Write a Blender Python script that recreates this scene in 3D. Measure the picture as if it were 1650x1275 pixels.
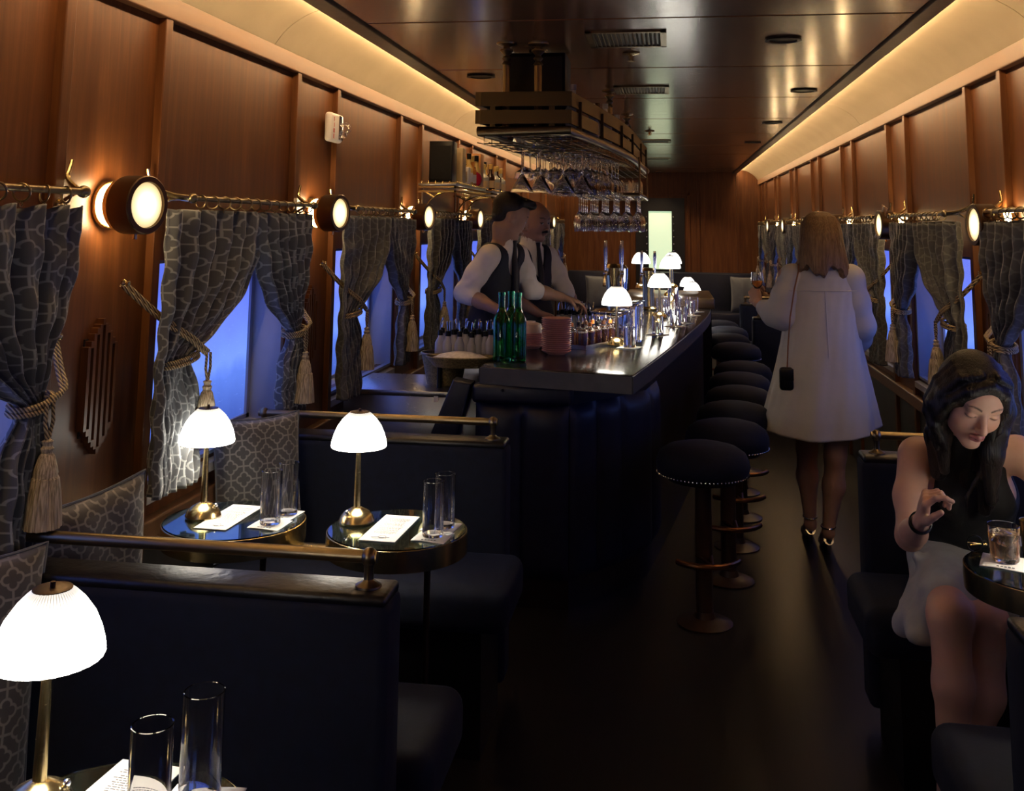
import bpy, bmesh, math, random
import numpy as np
from mathutils import Vector, Matrix, Euler
random.seed(11)
S = bpy.context.scene
for o in list(bpy.data.objects): bpy.data.objects.remove(o)
COL = S.collection
PI = math.pi

# ------------------------------------------------------------------ camera
CAM_H = 1.65
cd = bpy.data.cameras.new('camera'); cam = bpy.data.objects.new('camera', cd); COL.objects.link(cam)
_R = Matrix(((0.98837504, 0.00990705, 0.15171236),
             (0.15165349, -0.13493579, -0.97918004),
             (0.01077064, 0.99080482, -0.1348696)))
cam.matrix_world = Matrix.Translation((0, 0, CAM_H)) @ _R.to_4x4()
cd.sensor_width = 36.0; cd.lens = 1640 / 1650 * 36.0
cd.shift_x = 0.0; cd.shift_y = -(637.5 - 140) / 1650
cd.clip_start = 0.05; cd.clip_end = 60
S.camera = cam
# ------------------------------------------------------------------ world and exposure
w = bpy.data.worlds.new('night'); S.world = w; w.use_nodes = True
w.node_tree.nodes['Background'].inputs[0].default_value = (0.01, 0.013, 0.03, 1)
w.node_tree.nodes['Background'].inputs[1].default_value = 0.3
vs = S.view_settings; vs.view_transform = 'Standard'; vs.look = 'None'; vs.gamma = 1; vs.use_curve_mapping = False
vs.exposure = 0.0
# strengths of the room's lamps
E_STRIP = 78.0      # warm cove strips
E_SHADE = 17.0       # table lamp shades
E_BULB = 190.0       # led disc under each shade
E_SCONCE = 3.5      # wall sconce glass
E_SCONCE_BACK = 70.0
E_SCREEN = 1.2     # blue windows
DOWN_W = 38.0

# ------------------------------------------------------------------ node helpers
def mat(name, build):
    m = bpy.data.materials.new(name); m.use_nodes = True
    nt = m.node_tree; b = nt.nodes['Principled BSDF']
    build(nt, b); return m
def N(nt, t, **k):
    n = nt.nodes.new(t)
    for a, v in k.items():
        if a.startswith('i_'):
            n.inputs[a[2:].replace('_', ' ')].default_value = v
        else: setattr(n, a, v)
    return n
def setp(b, col=None, rough=None, metal=None, **k):
    if col is not None: b.inputs['Base Color'].default_value = (*col, 1)
    if rough is not None: b.inputs['Roughness'].default_value = rough
    if metal is not None: b.inputs['Metallic'].default_value = metal
    for a, v in k.items(): b.inputs[a.replace('_', ' ')].default_value = v
def M1(nt, op, a, b=None, c=None):
    n = nt.nodes.new('ShaderNodeMath'); n.operation = op
    for i, v in enumerate((a, b, c)):
        if v is None: continue
        if isinstance(v, (int, float)): n.inputs[i].default_value = v
        else: nt.links.new(v, n.inputs[i])
    return n.outputs[0]
def ramp(nt, fac, stops):
    r = nt.nodes.new('ShaderNodeValToRGB')
    els = r.color_ramp.elements
    while len(els) < len(stops): els.new(0.5)
    for e, (p, c) in zip(els, stops): e.position = p; e.color = (*c, 1)
    nt.links.new(fac, r.inputs[0]); return r.outputs[0]
def noise(nt, scale, vec=None, detail=3, rough=0.5, dist=0.0):
    n = N(nt, 'ShaderNodeTexNoise'); n.inputs['Scale'].default_value = scale
    n.inputs['Detail'].default_value = detail; n.inputs['Roughness'].default_value = rough
    n.inputs['Distortion'].default_value = dist
    if vec is not None: nt.links.new(vec, n.inputs['Vector'])
    return n.outputs['Fac']
def objvec(nt, scale=(1, 1, 1), kind='Object'):
    t = N(nt, 'ShaderNodeTexCoord'); m = N(nt, 'ShaderNodeMapping'); m.inputs['Scale'].default_value = scale
    nt.links.new(t.outputs[kind], m.inputs['Vector']); return m.outputs[0]
def bump(nt, b, h, strength=0.3, dist=0.01):
    n = N(nt, 'ShaderNodeBump'); n.inputs['Strength'].default_value = strength; n.inputs['Distance'].default_value = dist
    nt.links.new(h, n.inputs['Height']); nt.links.new(n.outputs[0], b.inputs['Normal'])
def wood(name, stops, gscale, rough=0.32, coat=0.4, bstr=0.04, spec=0.5):
    def f(nt, b):
        v = objvec(nt, gscale)
        f1 = noise(nt, 3.0, v, 5, 0.6, 0.6); f2 = noise(nt, 0.7, objvec(nt), 2)
        g = M1(nt, 'ADD', M1(nt, 'MULTIPLY', f1, 0.7), M1(nt, 'MULTIPLY', f2, 0.3))
        nt.links.new(ramp(nt, g, stops), b.inputs['Base Color'])
        nt.links.new(M1(nt, 'ADD', M1(nt, 'MULTIPLY', f1, 0.16), rough - 0.08), b.inputs['Roughness'])
        setp(b, Coat_Weight=coat, Coat_Roughness=0.18, Specular_IOR_Level=spec)
        bump(nt, b, f1, bstr, 0.004)
    return mat(name, f)
def plain(name, col, rough=0.5, metal=0.0, nz=0.0, nscale=20, bstr=0.0, **k):
    def f(nt, b):
        setp(b, col, rough, metal, **k)
        v = objvec(nt)
        if nz:
            fz = noise(nt, nscale, v, 4)
            nt.links.new(ramp(nt, fz, [(0.3, tuple(c * (1 - nz) for c in col)), (0.7, tuple(min(1, c * (1 + nz)) for c in col))]), b.inputs['Base Color'])
        if bstr: bump(nt, b, noise(nt, nscale * 3, v, 3), bstr, 0.003)
    return mat(name, f)
def metal(name, col, rough):
    def f(nt, b):
        setp(b, col, rough, 1.0)
        fz = noise(nt, 60, objvec(nt, (1, 1, 6)), 3)
        nt.links.new(M1(nt, 'ADD', M1(nt, 'MULTIPLY', fz, 0.14), rough - 0.07), b.inputs['Roughness'])
    return mat(name, f)
def glass(name, col=(1, 1, 1), rough=0.0, ior=1.45):
    def f(nt, b):
        setp(b, col, rough, 0.0, Transmission_Weight=1.0, IOR=ior)
        fz = noise(nt, 8, objvec(nt), 1)
        nt.links.new(M1(nt, 'MULTIPLY', fz, max(rough, 0.01)), b.inputs['Roughness'])
    return mat(name, f)
def emis(name, col, strength, base=(0.8, 0.8, 0.8), rough=0.5):
    def f(nt, b):
        setp(b, base, rough); b.inputs['Emission Color'].default_value = (*col, 1); b.inputs['Emission Strength'].default_value = strength
    return mat(name, f)

# quatrefoil lattice in cloth (UV in metres)
def quatre(name, base, line, cell=0.085, rough=0.55, lw=0.045, sheen=0.4):
    def f(nt, b):
        t = N(nt, 'ShaderNodeTexCoord'); sp = N(nt, 'ShaderNodeSeparateXYZ')
        ns = N(nt, 'ShaderNodeTexNoise'); ns.inputs['Scale'].default_value = 9
        nt.links.new(t.outputs['UV'], sp.inputs[0]); nt.links.new(t.outputs['UV'], ns.inputs['Vector'])
        wob = M1(nt, 'MULTIPLY', M1(nt, 'SUBTRACT', ns.outputs['Fac'], 0.5), 0.06)
        U = M1(nt, 'ADD', M1(nt, 'MULTIPLY', sp.outputs[0], 1 / cell), wob); V = M1(nt, 'ADD', M1(nt, 'MULTIPLY', sp.outputs[1], 1 / cell), wob)
        ds = []
        for off in (0.0, 0.5):
            qx = M1(nt, 'ABSOLUTE', M1(nt, 'SUBTRACT', M1(nt, 'FRACT', M1(nt, 'ADD', U, off)), 0.5))
            qy = M1(nt, 'ABSOLUTE', M1(nt, 'SUBTRACT', M1(nt, 'FRACT', M1(nt, 'ADD', V, off)), 0.5))
            def ln(x, y): return M1(nt, 'SQRT', M1(nt, 'ADD', M1(nt, 'MULTIPLY', x, x), M1(nt, 'MULTIPLY', y, y)))
            a, r = 0.14, 0.13
            d1 = M1(nt, 'SUBTRACT', ln(M1(nt, 'SUBTRACT', qx, a), qy), r)
            d2 = M1(nt, 'SUBTRACT', ln(qx, M1(nt, 'SUBTRACT', qy, a)), r)
            d = M1(nt, 'MINIMUM', M1(nt, 'MINIMUM', d1, d2), M1(nt, 'SUBTRACT', M1(nt, 'MAXIMUM', qx, qy), 0.13))
            d = M1(nt, 'ABSOLUTE', d)
            seg = M1(nt, 'MAXIMUM', qx, M1(nt, 'SUBTRACT', 0.29, qy))      # short joints between the shapes
            seg2 = M1(nt, 'MAXIMUM', qy, M1(nt, 'SUBTRACT', 0.29, qx))
            ds.append(M1(nt, 'MINIMUM', d, M1(nt, 'MINIMUM', seg, seg2)))
        d = M1(nt, 'MINIMUM', ds[0], ds[1])
        mask = M1(nt, 'SUBTRACT', 1.0, M1(nt, 'MINIMUM', 1.0, M1(nt, 'MAXIMUM', 0.0, M1(nt, 'MULTIPLY', M1(nt, 'SUBTRACT', d, lw * 0.45), 1 / (lw * 0.45)))))
        mx = N(nt, 'ShaderNodeMix', data_type='RGBA'); nt.links.new(mask, mx.inputs['Factor'])
        mx.inputs['A'].default_value = (*base, 1); mx.inputs['B'].default_value = (*line, 1)
        nt.links.new(mx.outputs['Result'], b.inputs['Base Color'])
        nt.links.new(M1(nt, 'SUBTRACT', rough, M1(nt, 'MULTIPLY', mask, 0.15)), b.inputs['Roughness'])
        setp(b, Sheen_Weight=sheen)
        wv = noise(nt, 900, t.outputs['UV'], 1)
        bump(nt, b, M1(nt, 'ADD', wv, M1(nt, 'MULTIPLY', mask, 0.5)), 0.12, 0.002)
    return mat(name, f)

MW = wood('mahogany', [(0.3, (0.070, 0.022, 0.006)), (0.5, (0.118, 0.041, 0.011)), (0.72, (0.19, 0.072, 0.022))], (9, 9, 0.6), 0.42, 0.0, spec=0.3)
MWL = wood('frieze_wood', [(0.3, (0.12, 0.052, 0.020)), (0.7, (0.20, 0.095, 0.040))], (3, 0.5, 3), 0.5, 0.0)
MCEIL = wood('ceiling_wood', [(0.3, (0.17, 0.085, 0.040)), (0.55, (0.22, 0.115, 0.057)), (0.75, (0.27, 0.15, 0.078))], (0.5, 10, 10), 0.22, 0.8, 0.05)
MCEILTRIM = plain('ceiling_trim_dark', (0.10, 0.07, 0.05), 0.4, 0, 0.2)
def _fl(nt, b):
    v = objvec(nt, (7, 0.5, 1)); f1 = noise(nt, 3, v, 4)
    br = N(nt, 'ShaderNodeTexBrick'); br.inputs['Scale'].default_value = 1.0
    br.inputs['Brick Width'].default_value = 1.6; br.inputs['Row Height'].default_value = 0.14; br.inputs['Mortar Size'].default_value = 0.004
    mp = N(nt, 'ShaderNodeMapping'); mp.inputs['Rotation'].default_value = (0, 0, PI / 2)
    t = N(nt, 'ShaderNodeTexCoord'); nt.links.new(t.outputs['Object'], mp.inputs['Vector']); nt.links.new(mp.outputs[0], br.inputs['Vector'])
    br.inputs['Color1'].default_value = (0.9, 0.9, 0.9, 1); br.inputs['Color2'].default_value = (0.8, 0.8, 0.8, 1); br.inputs['Mortar'].default_value = (0.5, 0.5, 0.5, 1)
    c = ramp(nt, f1, [(0.3, (0.010, 0.009, 0.0085)), (0.7, (0.018, 0.015, 0.013))])
    mx = N(nt, 'ShaderNodeMix', data_type='RGBA', blend_type='MULTIPLY'); mx.inputs['Factor'].default_value = 0.6
    nt.links.new(c, mx.inputs['A']); nt.links.new(br.outputs['Color'], mx.inputs['B']); nt.links.new(mx.outputs['Result'], b.inputs['Base Color'])
    nt.links.new(M1(nt, 'ADD', M1(nt, 'MULTIPLY', f1, 0.06), 0.33), b.inputs['Roughness'])
    setp(b, Specular_IOR_Level=0.35)
MFLOOR = mat('dark_oak_floor', _fl)
MCOVE = plain('cream_plaster', (0.31, 0.255, 0.175), 0.7, 0, 0.06, 4, 0.05)
MWAIN = plain('olive_wainscot', (0.06, 0.055, 0.045), 0.5, 0, 0.15, 6)
MREV = plain('window_reveal_paint', (0.30, 0.33, 0.42), 0.45, 0, 0.08, 5)
MSILL = plain('window_sill_paint', (0.42, 0.40, 0.36), 0.4, 0, 0.08, 5)
MBRASS = metal('brass', (0.64, 0.50, 0.25), 0.24)
MBRASSD = metal('aged_brass', (0.29, 0.225, 0.13), 0.34)
MBRONZE = metal('dark_bronze', (0.12, 0.075, 0.045), 0.36)
MCHROME = metal('chrome', (0.75, 0.75, 0.78), 0.12)
MSTEEL = metal('brushed_steel', (0.42, 0.43, 0.46), 0.3)
MIRON = plain('black_iron', (0.012, 0.011, 0.011), 0.4)
MBLACK = plain('black_lacquer', (0.005, 0.005, 0.006), 0.35, 0, 0.2, Specular_IOR_Level=0.25)
MVEL = plain('navy_velvet', (0.0018, 0.0042, 0.0155), 0.8, 0, 0.25, 30, 0.15, Specular_IOR_Level=0.35, Sheen_Weight=0.06, Sheen_Roughness=0.35, Sheen_Tint=(0.2, 0.4, 0.9, 1))
MLEA = plain('navy_leather', (0.010, 0.013, 0.030), 0.42, 0, 0.2, 30, 0.2)
MLEAB = plain('black_leather_cap', (0.005, 0.0045, 0.006), 0.36, 0, 0.3, 14, 0.6)
MSTONE = plain('black_marble', (0.022, 0.022, 0.023), 0.15, 0, 0.5, 3)
MCUR = quatre('curtain_damask', (0.072, 0.076, 0.083), (0.25, 0.26, 0.26), 0.095, lw=0.035)
MCUR2 = quatre('curtain_damask_faint', (0.062, 0.064, 0.064), (0.115, 0.118, 0.112), 0.095, lw=0.04)  # same lattice with less contrast between lines and ground
MPIL = quatre('cushion_damask', (0.052, 0.050, 0.048), (0.21, 0.20, 0.18), 0.085)
def _mag(k): return None
MCURL = plain('curtain_lining', (0.10, 0.11, 0.125), 0.6, 0, 0.15, 10, 0.1, Sheen_Weight=0.4)
def _rope(nt, b):
    setp(b, (0.5, 0.38, 0.2), 0.6)
    t = N(nt, 'ShaderNodeTexCoord'); wv = N(nt, 'ShaderNodeTexWave'); wv.inputs['Scale'].default_value = 55
    wv.bands_direction = 'DIAGONAL'; nt.links.new(t.outputs['Object'], wv.inputs['Vector'])
    nt.links.new(ramp(nt, wv.outputs['Fac'], [(0.2, (0.10, 0.065, 0.03)), (0.6, (0.50, 0.37, 0.19))]), b.inputs['Base Color'])
    bump(nt, b, wv.outputs['Fac'], 0.8, 0.003)
MROPE = mat('gold_rope', _rope)
def _tas(nt, b):
    setp(b, (0.5, 0.42, 0.28), 0.7)
    f1 = noise(nt, 1, objvec(nt, (260, 260, 8)), 2)
    nt.links.new(ramp(nt, f1, [(0.35, (0.22, 0.17, 0.10)), (0.6, (0.60, 0.50, 0.35))]), b.inputs['Base Color']); bump(nt, b, f1, 0.7, 0.004)
MTAS = mat('tassel_thread', _tas)
MPAPER = plain('white_paper', (0.78, 0.78, 0.76), 0.6)
MINK = plain('grey_ink', (0.12, 0.12, 0.13), 0.7)
MGL = glass('clear_glass')
MGREEN = glass('green_bottle_glass', (0.10, 0.55, 0.22))
MAMB = plain('amber_liquid', (0.75, 0.28, 0.06), 0.1, Transmission_Weight=0.6)
MDRINK = plain('pale_orange_drink', (0.95, 0.68, 0.42), 0.05, Transmission_Weight=0.88)
MFROST = plain('milky_glass', (0.7, 0.7, 0.75), 0.3, Transmission_Weight=0.6)
MPINK = plain('pink_ceramic', (0.75, 0.40, 0.38), 0.3, 0, 0.05)
MWHITE = plain('white_plastic', (0.75, 0.72, 0.68), 0.4)
MRED = plain('red_paint', (0.6, 0.03, 0.02), 0.5)
MICE = plain('crushed_ice', (0.65, 0.62, 0.62), 0.35, 0, 0.2, 60, 0.6)
MTOPGL = glass('table_glass_green_edge', (0.75, 0.95, 0.88))
MWICK = plain('woven_brass_wire', (0.20, 0.16, 0.07), 0.45, 0.6, 0.5, 120, 0.8)
def _scr(nt, b):
    t = N(nt, 'ShaderNodeTexCoord'); sp = N(nt, 'ShaderNodeSeparateXYZ'); nt.links.new(t.outputs['UV'], sp.inputs[0])
    hz = M1(nt, 'ADD', sp.outputs[1], M1(nt, 'MULTIPLY', noise(nt, 3, t.outputs['UV'], 5), 0.25))
    c = ramp(nt, hz, [(0.15, (0.05, 0.10, 0.45)), (0.42, (0.10, 0.20, 0.75)), (0.5, (0.17, 0.30, 1.0)), (0.75, (0.14, 0.22, 0.95)), (1.0, (0.10, 0.15, 0.72))])
    mp = N(nt, 'ShaderNodeMapping'); mp.inputs['Scale'].default_value = (1, 7, 1); nt.links.new(t.outputs['UV'], mp.inputs['Vector'])
    sn = ramp(nt, noise(nt, 9, mp.outputs[0], 6, 0.7), [(0.62, (0, 0, 0)), (0.74, (0.35, 0.5, 0.9))])
    snm = N(nt, 'ShaderNodeMix', data_type='RGBA', blend_type='ADD'); snm.inputs['Factor'].default_value = 0.35
    nt.links.new(c, snm.inputs['A']); nt.links.new(sn, snm.inputs['B'])
    setp(b, (0.01, 0.01, 0.02), 0.2)
    nt.links.new(snm.outputs['Result'], b.inputs['Emission Color']); b.inputs['Emission Strength'].default_value = E_SCREEN
MSCR = mat('lit_winter_view', _scr)
MSTRIP = emis('led_strip_warm', (1.0, 0.66, 0.33), E_STRIP)
def _shade(nt, b):
    setp(b, (0.8, 0.8, 0.78), 0.35)
    t = N(nt, 'ShaderNodeTexCoord'); sp = N(nt, 'ShaderNodeSeparateXYZ'); nt.links.new(t.outputs['Object'], sp.inputs[0])
    ang = M1(nt, 'ARCTAN2', sp.outputs[1], sp.outputs[0])
    rib = M1(nt, 'ABSOLUTE', M1(nt, 'SINE', M1(nt, 'MULTIPLY', ang, 28)))
    rib = M1(nt, 'POWER', rib, 0.5)
    nt.links.new(ramp(nt, rib, [(0.0, (0.05, 0.04, 0.028)), (0.5, (0.5, 0.46, 0.38)), (0.75, (1.0, 0.95, 0.84))]), b.inputs['Emission Color'])
    # the ribbed glass glows least at its crown, furthest from the led ring
    hz = M1(nt, 'MINIMUM', 1.0, M1(nt, 'MAXIMUM', 0.06, M1(nt, 'MULTIPLY', M1(nt, 'SUBTRACT', 0.312, sp.outputs[2]), 8.5)))
    nt.links.new(M1(nt, 'MULTIPLY', hz, E_SHADE), b.inputs['Emission Strength'])
MSHADE = mat('ribbed_lit_glass', _shade)
MBULB = emis('led_disc', (1.0, 0.90, 0.74), E_BULB)
def _scg(nt, b):
    setp(b, (0.8, 0.75, 0.6), 0.3); t = N(nt, 'ShaderNodeTexCoord'); sp = N(nt, 'ShaderNodeSeparateXYZ'); nt.links.new(t.outputs['Object'], sp.inputs[0])
    rr = M1(nt, 'SQRT', M1(nt, 'ADD', M1(nt, 'POWER', sp.outputs[1], 2.0), M1(nt, 'POWER', sp.outputs[2], 2.0)))
    nt.links.new(ramp(nt, M1(nt, 'MULTIPLY', rr, 16), [(0.0, (1.0, 0.93, 0.72)), (0.45, (1.0, 0.82, 0.45)), (1.0, (0.75, 0.55, 0.24))]), b.inputs['Emission Color'])
    nt.links.new(M1(nt, 'MULTIPLY', M1(nt, 'POWER', M1(nt, 'MAXIMUM', 0.0, M1(nt, 'SUBTRACT', 1.0, M1(nt, 'MULTIPLY', rr, 14))), 2.0), 5.0), b.inputs['Emission Strength'])
    nt.links.new(M1(nt, 'ADD', E_SCONCE * 0.3, M1(nt, 'MULTIPLY', M1(nt, 'POWER', M1(nt, 'MAXIMUM', 0.0, M1(nt, 'SUBTRACT', 1.0, M1(nt, 'MULTIPLY', rr, 14))), 2.0), 5.0)), b.inputs['Emission Strength'])
MSCG = mat('sconce_lit_glass', _scg)
MSCB = emis('sconce_back_glow', (1.0, 0.72, 0.38), E_SCONCE_BACK)
MDOORG = emis('lit_door_glass', (0.55, 0.80, 0.50), 0.85)

# ------------------------------------------------------------------ mesh builder
class MB:
    def __init__(s): s.bm = bmesh.new(); s.uv = None
    def _x(s, vs, loc, rot, sc=(1, 1, 1)):
        m = Matrix.Translation(loc) @ Euler(rot).to_matrix().to_4x4() @ Matrix.Diagonal((*sc, 1))
        bmesh.ops.transform(s.bm, matrix=m, verts=vs)
    def box(s, c, d, rot=(0, 0, 0), bev=0.0, seg=2):
        r = bmesh.ops.create_cube(s.bm, size=1.0); vs = r['verts']
        bmesh.ops.scale(s.bm, vec=d, verts=vs)
        if bev:
            es = list({e for v in vs for e in v.link_edges})
            g = bmesh.ops.bevel(s.bm, geom=es, offset=bev, segments=seg, affect='EDGES', profile=0.5)
            vs = list({v for f in g['faces'] for v in f.verts} | {v for v in vs if v.is_valid})
        s._x(vs, c, rot); return s
    def bx(s, x0, x1, y0, y1, z0, z1, bev=0.0, seg=2):
        return s.box(((x0 + x1) / 2, (y0 + y1) / 2, (z0 + z1) / 2), (abs(x1 - x0), abs(y1 - y0), abs(z1 - z0)), bev=bev, seg=seg)
    def lathe(s, prof, n=32, loc=(0, 0, 0), rot=(0, 0, 0), rad=None, caps=True):
        rings = []
        m = Matrix.Translation(loc) @ Euler(rot).to_matrix().to_4x4()
        for (r, z) in prof:
            if r < 1e-6: rings.append([s.bm.verts.new(m @ Vector((0, 0, z)))])
            else: rings.append([s.bm.verts.new(m @ Vector(((r if rad is None else r * rad(a, z)) * math.cos(a), (r if rad is None else r * rad(a, z)) * math.sin(a), z))) for a in [2 * PI * i / n for i in range(n)]])
        for A, B in zip(rings, rings[1:]):
            for i in range(n):
                j = (i + 1) % n
                try:
                    if len(A) == 1 and len(B) > 1: s.bm.faces.new((A[0], B[j], B[i]))
                    elif len(B) == 1 and len(A) > 1: s.bm.faces.new((A[i], A[j], B[0]))
                    elif len(A) > 1: s.bm.faces.new((A[i], A[j], B[j], B[i]))
                except ValueError: pass
        if caps:
            if len(rings[0]) > 1: s.bm.faces.new(list(reversed(rings[0])))
            if len(rings[-1]) > 1: s.bm.faces.new(rings[-1])
        return s
    def cyl(s, p0, p1, r0, r1=None, n=16):
        if r1 is None: r1 = r0
        p0 = Vector(p0); p1 = Vector(p1); d = p1 - p0
        q = Vector((0, 0, 1)).rotation_difference(d)
        return s.lathe([(r0, 0), (r1, d.length)], n, p0, q.to_euler())
    def sph(s, c, r, n=16, sc=(1, 1, 1), rot=(0, 0, 0)):
        g = bmesh.ops.create_uvsphere(s.bm, u_segments=n, v_segments=max(6, n // 2), radius=r)
        s._x(g['verts'], c, rot, sc); return s
    def tube(s, pts, r, n=10, closed=False, rr=None):
        P = [Vector(p) for p in pts]; L = len(P); rings = []; up = None
        for i, p in enumerate(P):
            if closed: t = (P[(i + 1) % L] - P[i - 1])
            else: t = (P[min(i + 1, L - 1)] - P[max(i - 1, 0)])
            t.normalize()
            if up is None: up = t.orthogonal().normalized()
            up = (up - t * up.dot(t)).normalized(); sd = t.cross(up)
            q = rr[i] if rr else r
            rings.append([s.bm.verts.new(p + (up * math.cos(a) + sd * math.sin(a)) * q) for a in [2 * PI * k / n for k in range(n)]])
        pairs = list(zip(rings, rings[1:])) + ([(rings[-1], rings[0])] if closed else [])
        for A, B in pairs:
            for i in range(n):
                j = (i + 1) % n; s.bm.faces.new((A[i], A[j], B[j], B[i]))
        if not closed:
            s.bm.faces.new(list(reversed(rings[0]))); s.bm.faces.new(rings[-1])
        return s
    def torus(s, c, R, r, rot=(0, 0, 0), n=24, m=8):
        E = Euler(rot).to_matrix()
        return s.tube([Vector(c) + E @ Vector((R * math.cos(a), R * math.sin(a), 0)) for a in [2 * PI * i / n for i in range(n)]], r, m, True)
    def prism(s, poly, z0, z1, axis='z', bev=0.0):
        def v3(p, h):
            if axis == 'z': return (p[0], p[1], h)
            if axis == 'x': return (h, p[0], p[1])
            return (p[0], h, p[1])
        A = [s.bm.verts.new(v3(p, z0)) for p in poly]; B = [s.bm.verts.new(v3(p, z1)) for p in poly]
        fs = [s.bm.faces.new(A), s.bm.faces.new(B)]
        n = len(poly)
        for i in range(n):
            j = (i + 1) % n; fs.append(s.bm.faces.new((A[i], A[j], B[j], B[i])))
        bmesh.ops.recalc_face_normals(s.bm, faces=fs)
        if bev:
            es = [e for f in fs[:2] for e in f.edges]
            bmesh.ops.bevel(s.bm, geom=es, offset=bev, segments=3, affect='EDGES', profile=0.5)
        return s
    def grid(s, fn, nu, nv, uvf=None, closed_u=False):
        uvl = s.bm.loops.layers.uv.verify() if uvf else None
        G = [[s.bm.verts.new(fn(i / nu, j / nv)) for i in range(nu + (0 if closed_u else 1))] for j in range(nv + 1)]
        W = nu if closed_u else nu + 1
        for j in range(nv):
            for i in range(nu):
                i2 = (i + 1) % W
                f = s.bm.faces.new((G[j][i], G[j][i2], G[j + 1][i2], G[j + 1][i]))
                if uvl:
                    for lp, (a, b_) in zip(f.loops, ((i, j), (i + 1, j), (i + 1, j + 1), (i, j + 1))): lp[uvl].uv = uvf(a / nu, b_ / nv)
        return s
    def build(s, name, m, parent=None, smooth=True, auto=35, recalc=True):
        if recalc: bmesh.ops.recalc_face_normals(s.bm, faces=s.bm.faces)
        me = bpy.data.meshes.new(name); s.bm.to_mesh(me); s.bm.free()
        for mm in (m if isinstance(m, (list, tuple)) else [m]): me.materials.append(mm)
        if smooth:
            me.polygons.foreach_set('use_smooth', [True] * len(me.polygons))
            try: me.set_sharp_from_angle(angle=math.radians(auto))
            except Exception: pass
        o = bpy.data.objects.new(name, me); COL.objects.link(o)
        if parent: o.parent = parent
        return o
def tag(o, label=None, cat=None, group=None, kind=None):
    if label: o['label'] = label
    if cat: o['category'] = cat
    if group: o['group'] = group
    if kind: o['kind'] = kind
    return o
def struct(o): o['kind'] = 'structure'; return o
def thing(name, label, cat, loc=(0, 0, 0), rz=0.0, group=None):
    o = bpy.data.objects.new(name, None); COL.objects.link(o); o.empty_display_size = 0.05
    o.location = loc; o.rotation_euler = (0, 0, rz); return tag(o, label, cat, group)
def dup(root, loc, rz=None, label=None, group=None):
    r = root.copy(); COL.objects.link(r); r.location = loc
    if rz is not None: r.rotation_euler = (r.rotation_euler[0], r.rotation_euler[1], rz)
    if label: r['label'] = label
    if group: r['group'] = group
    for ch in list(root.children):
        c = ch.copy(); COL.objects.link(c); c.parent = r
        for g in list(ch.children):
            d = g.copy(); COL.objects.link(d); d.parent = c
    return r
ORD = ['first', 'second', 'third', 'fourth', 'fifth', 'sixth', 'seventh', 'eighth', 'ninth', 'tenth', 'eleventh', 'twelfth', 'thirteenth', 'fourteenth', 'fifteenth', 'sixteenth']
# ------------------------------------------------------------------ the carriage
XL, XR = -1.55, 1.30; YB, YF = -1.6, 15.5; PER = 1.685
CZ = 2.46                                                     # flat ceiling
LP = [(2.40 + PER * k, 2.975 + PER * k) for k in range(-2, 8)]   # left pilasters (start, end)
RP = [(2.56 + PER * k, 3.09 + PER * k) for k in range(-2, 8)]   # right pilasters
WZ0, WZ1 = 0.86, 1.53
struct(MB().bx(-1.9, 1.7, YB - 0.1, YF + 0.1, -0.08, 0).build('floor', MFLOOR, smooth=False))
def wall(side, xin, pils):
    sg = -1 if side == 'left' else 1
    b = MB()
    P = sorted(pils); xo = xin + sg * 0.16
    def bb(x0, x1, y0, y1, z0, z1): b.bx(min(x0, x1), max(x0, x1), y0, y1, z0, z1)
    xp = xin + sg * 0.026                                          # recessed panel face
    bb(xp, xin + sg * 0.30, YB, YF, WZ1, 2.60)                      # above the windows
    bb(xp, xin + sg * 0.30, YB, YF, -0.02, WZ0)                      # below
    for (a, c) in P:
        bb(xp, xin + sg * 0.30, max(a, YB), min(c, YF), WZ0, WZ1)
    return struct(b.build('wall_' + side, MW, smooth=False))
wall('left', XL, LP); wall('right', XR, RP)
trim_n = [0]
def trim(b, m=None, smooth=False):
    trim_n[0] += 1
    return struct(b.build('trim_%d' % trim_n[0], m or MW, smooth=smooth))
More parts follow.
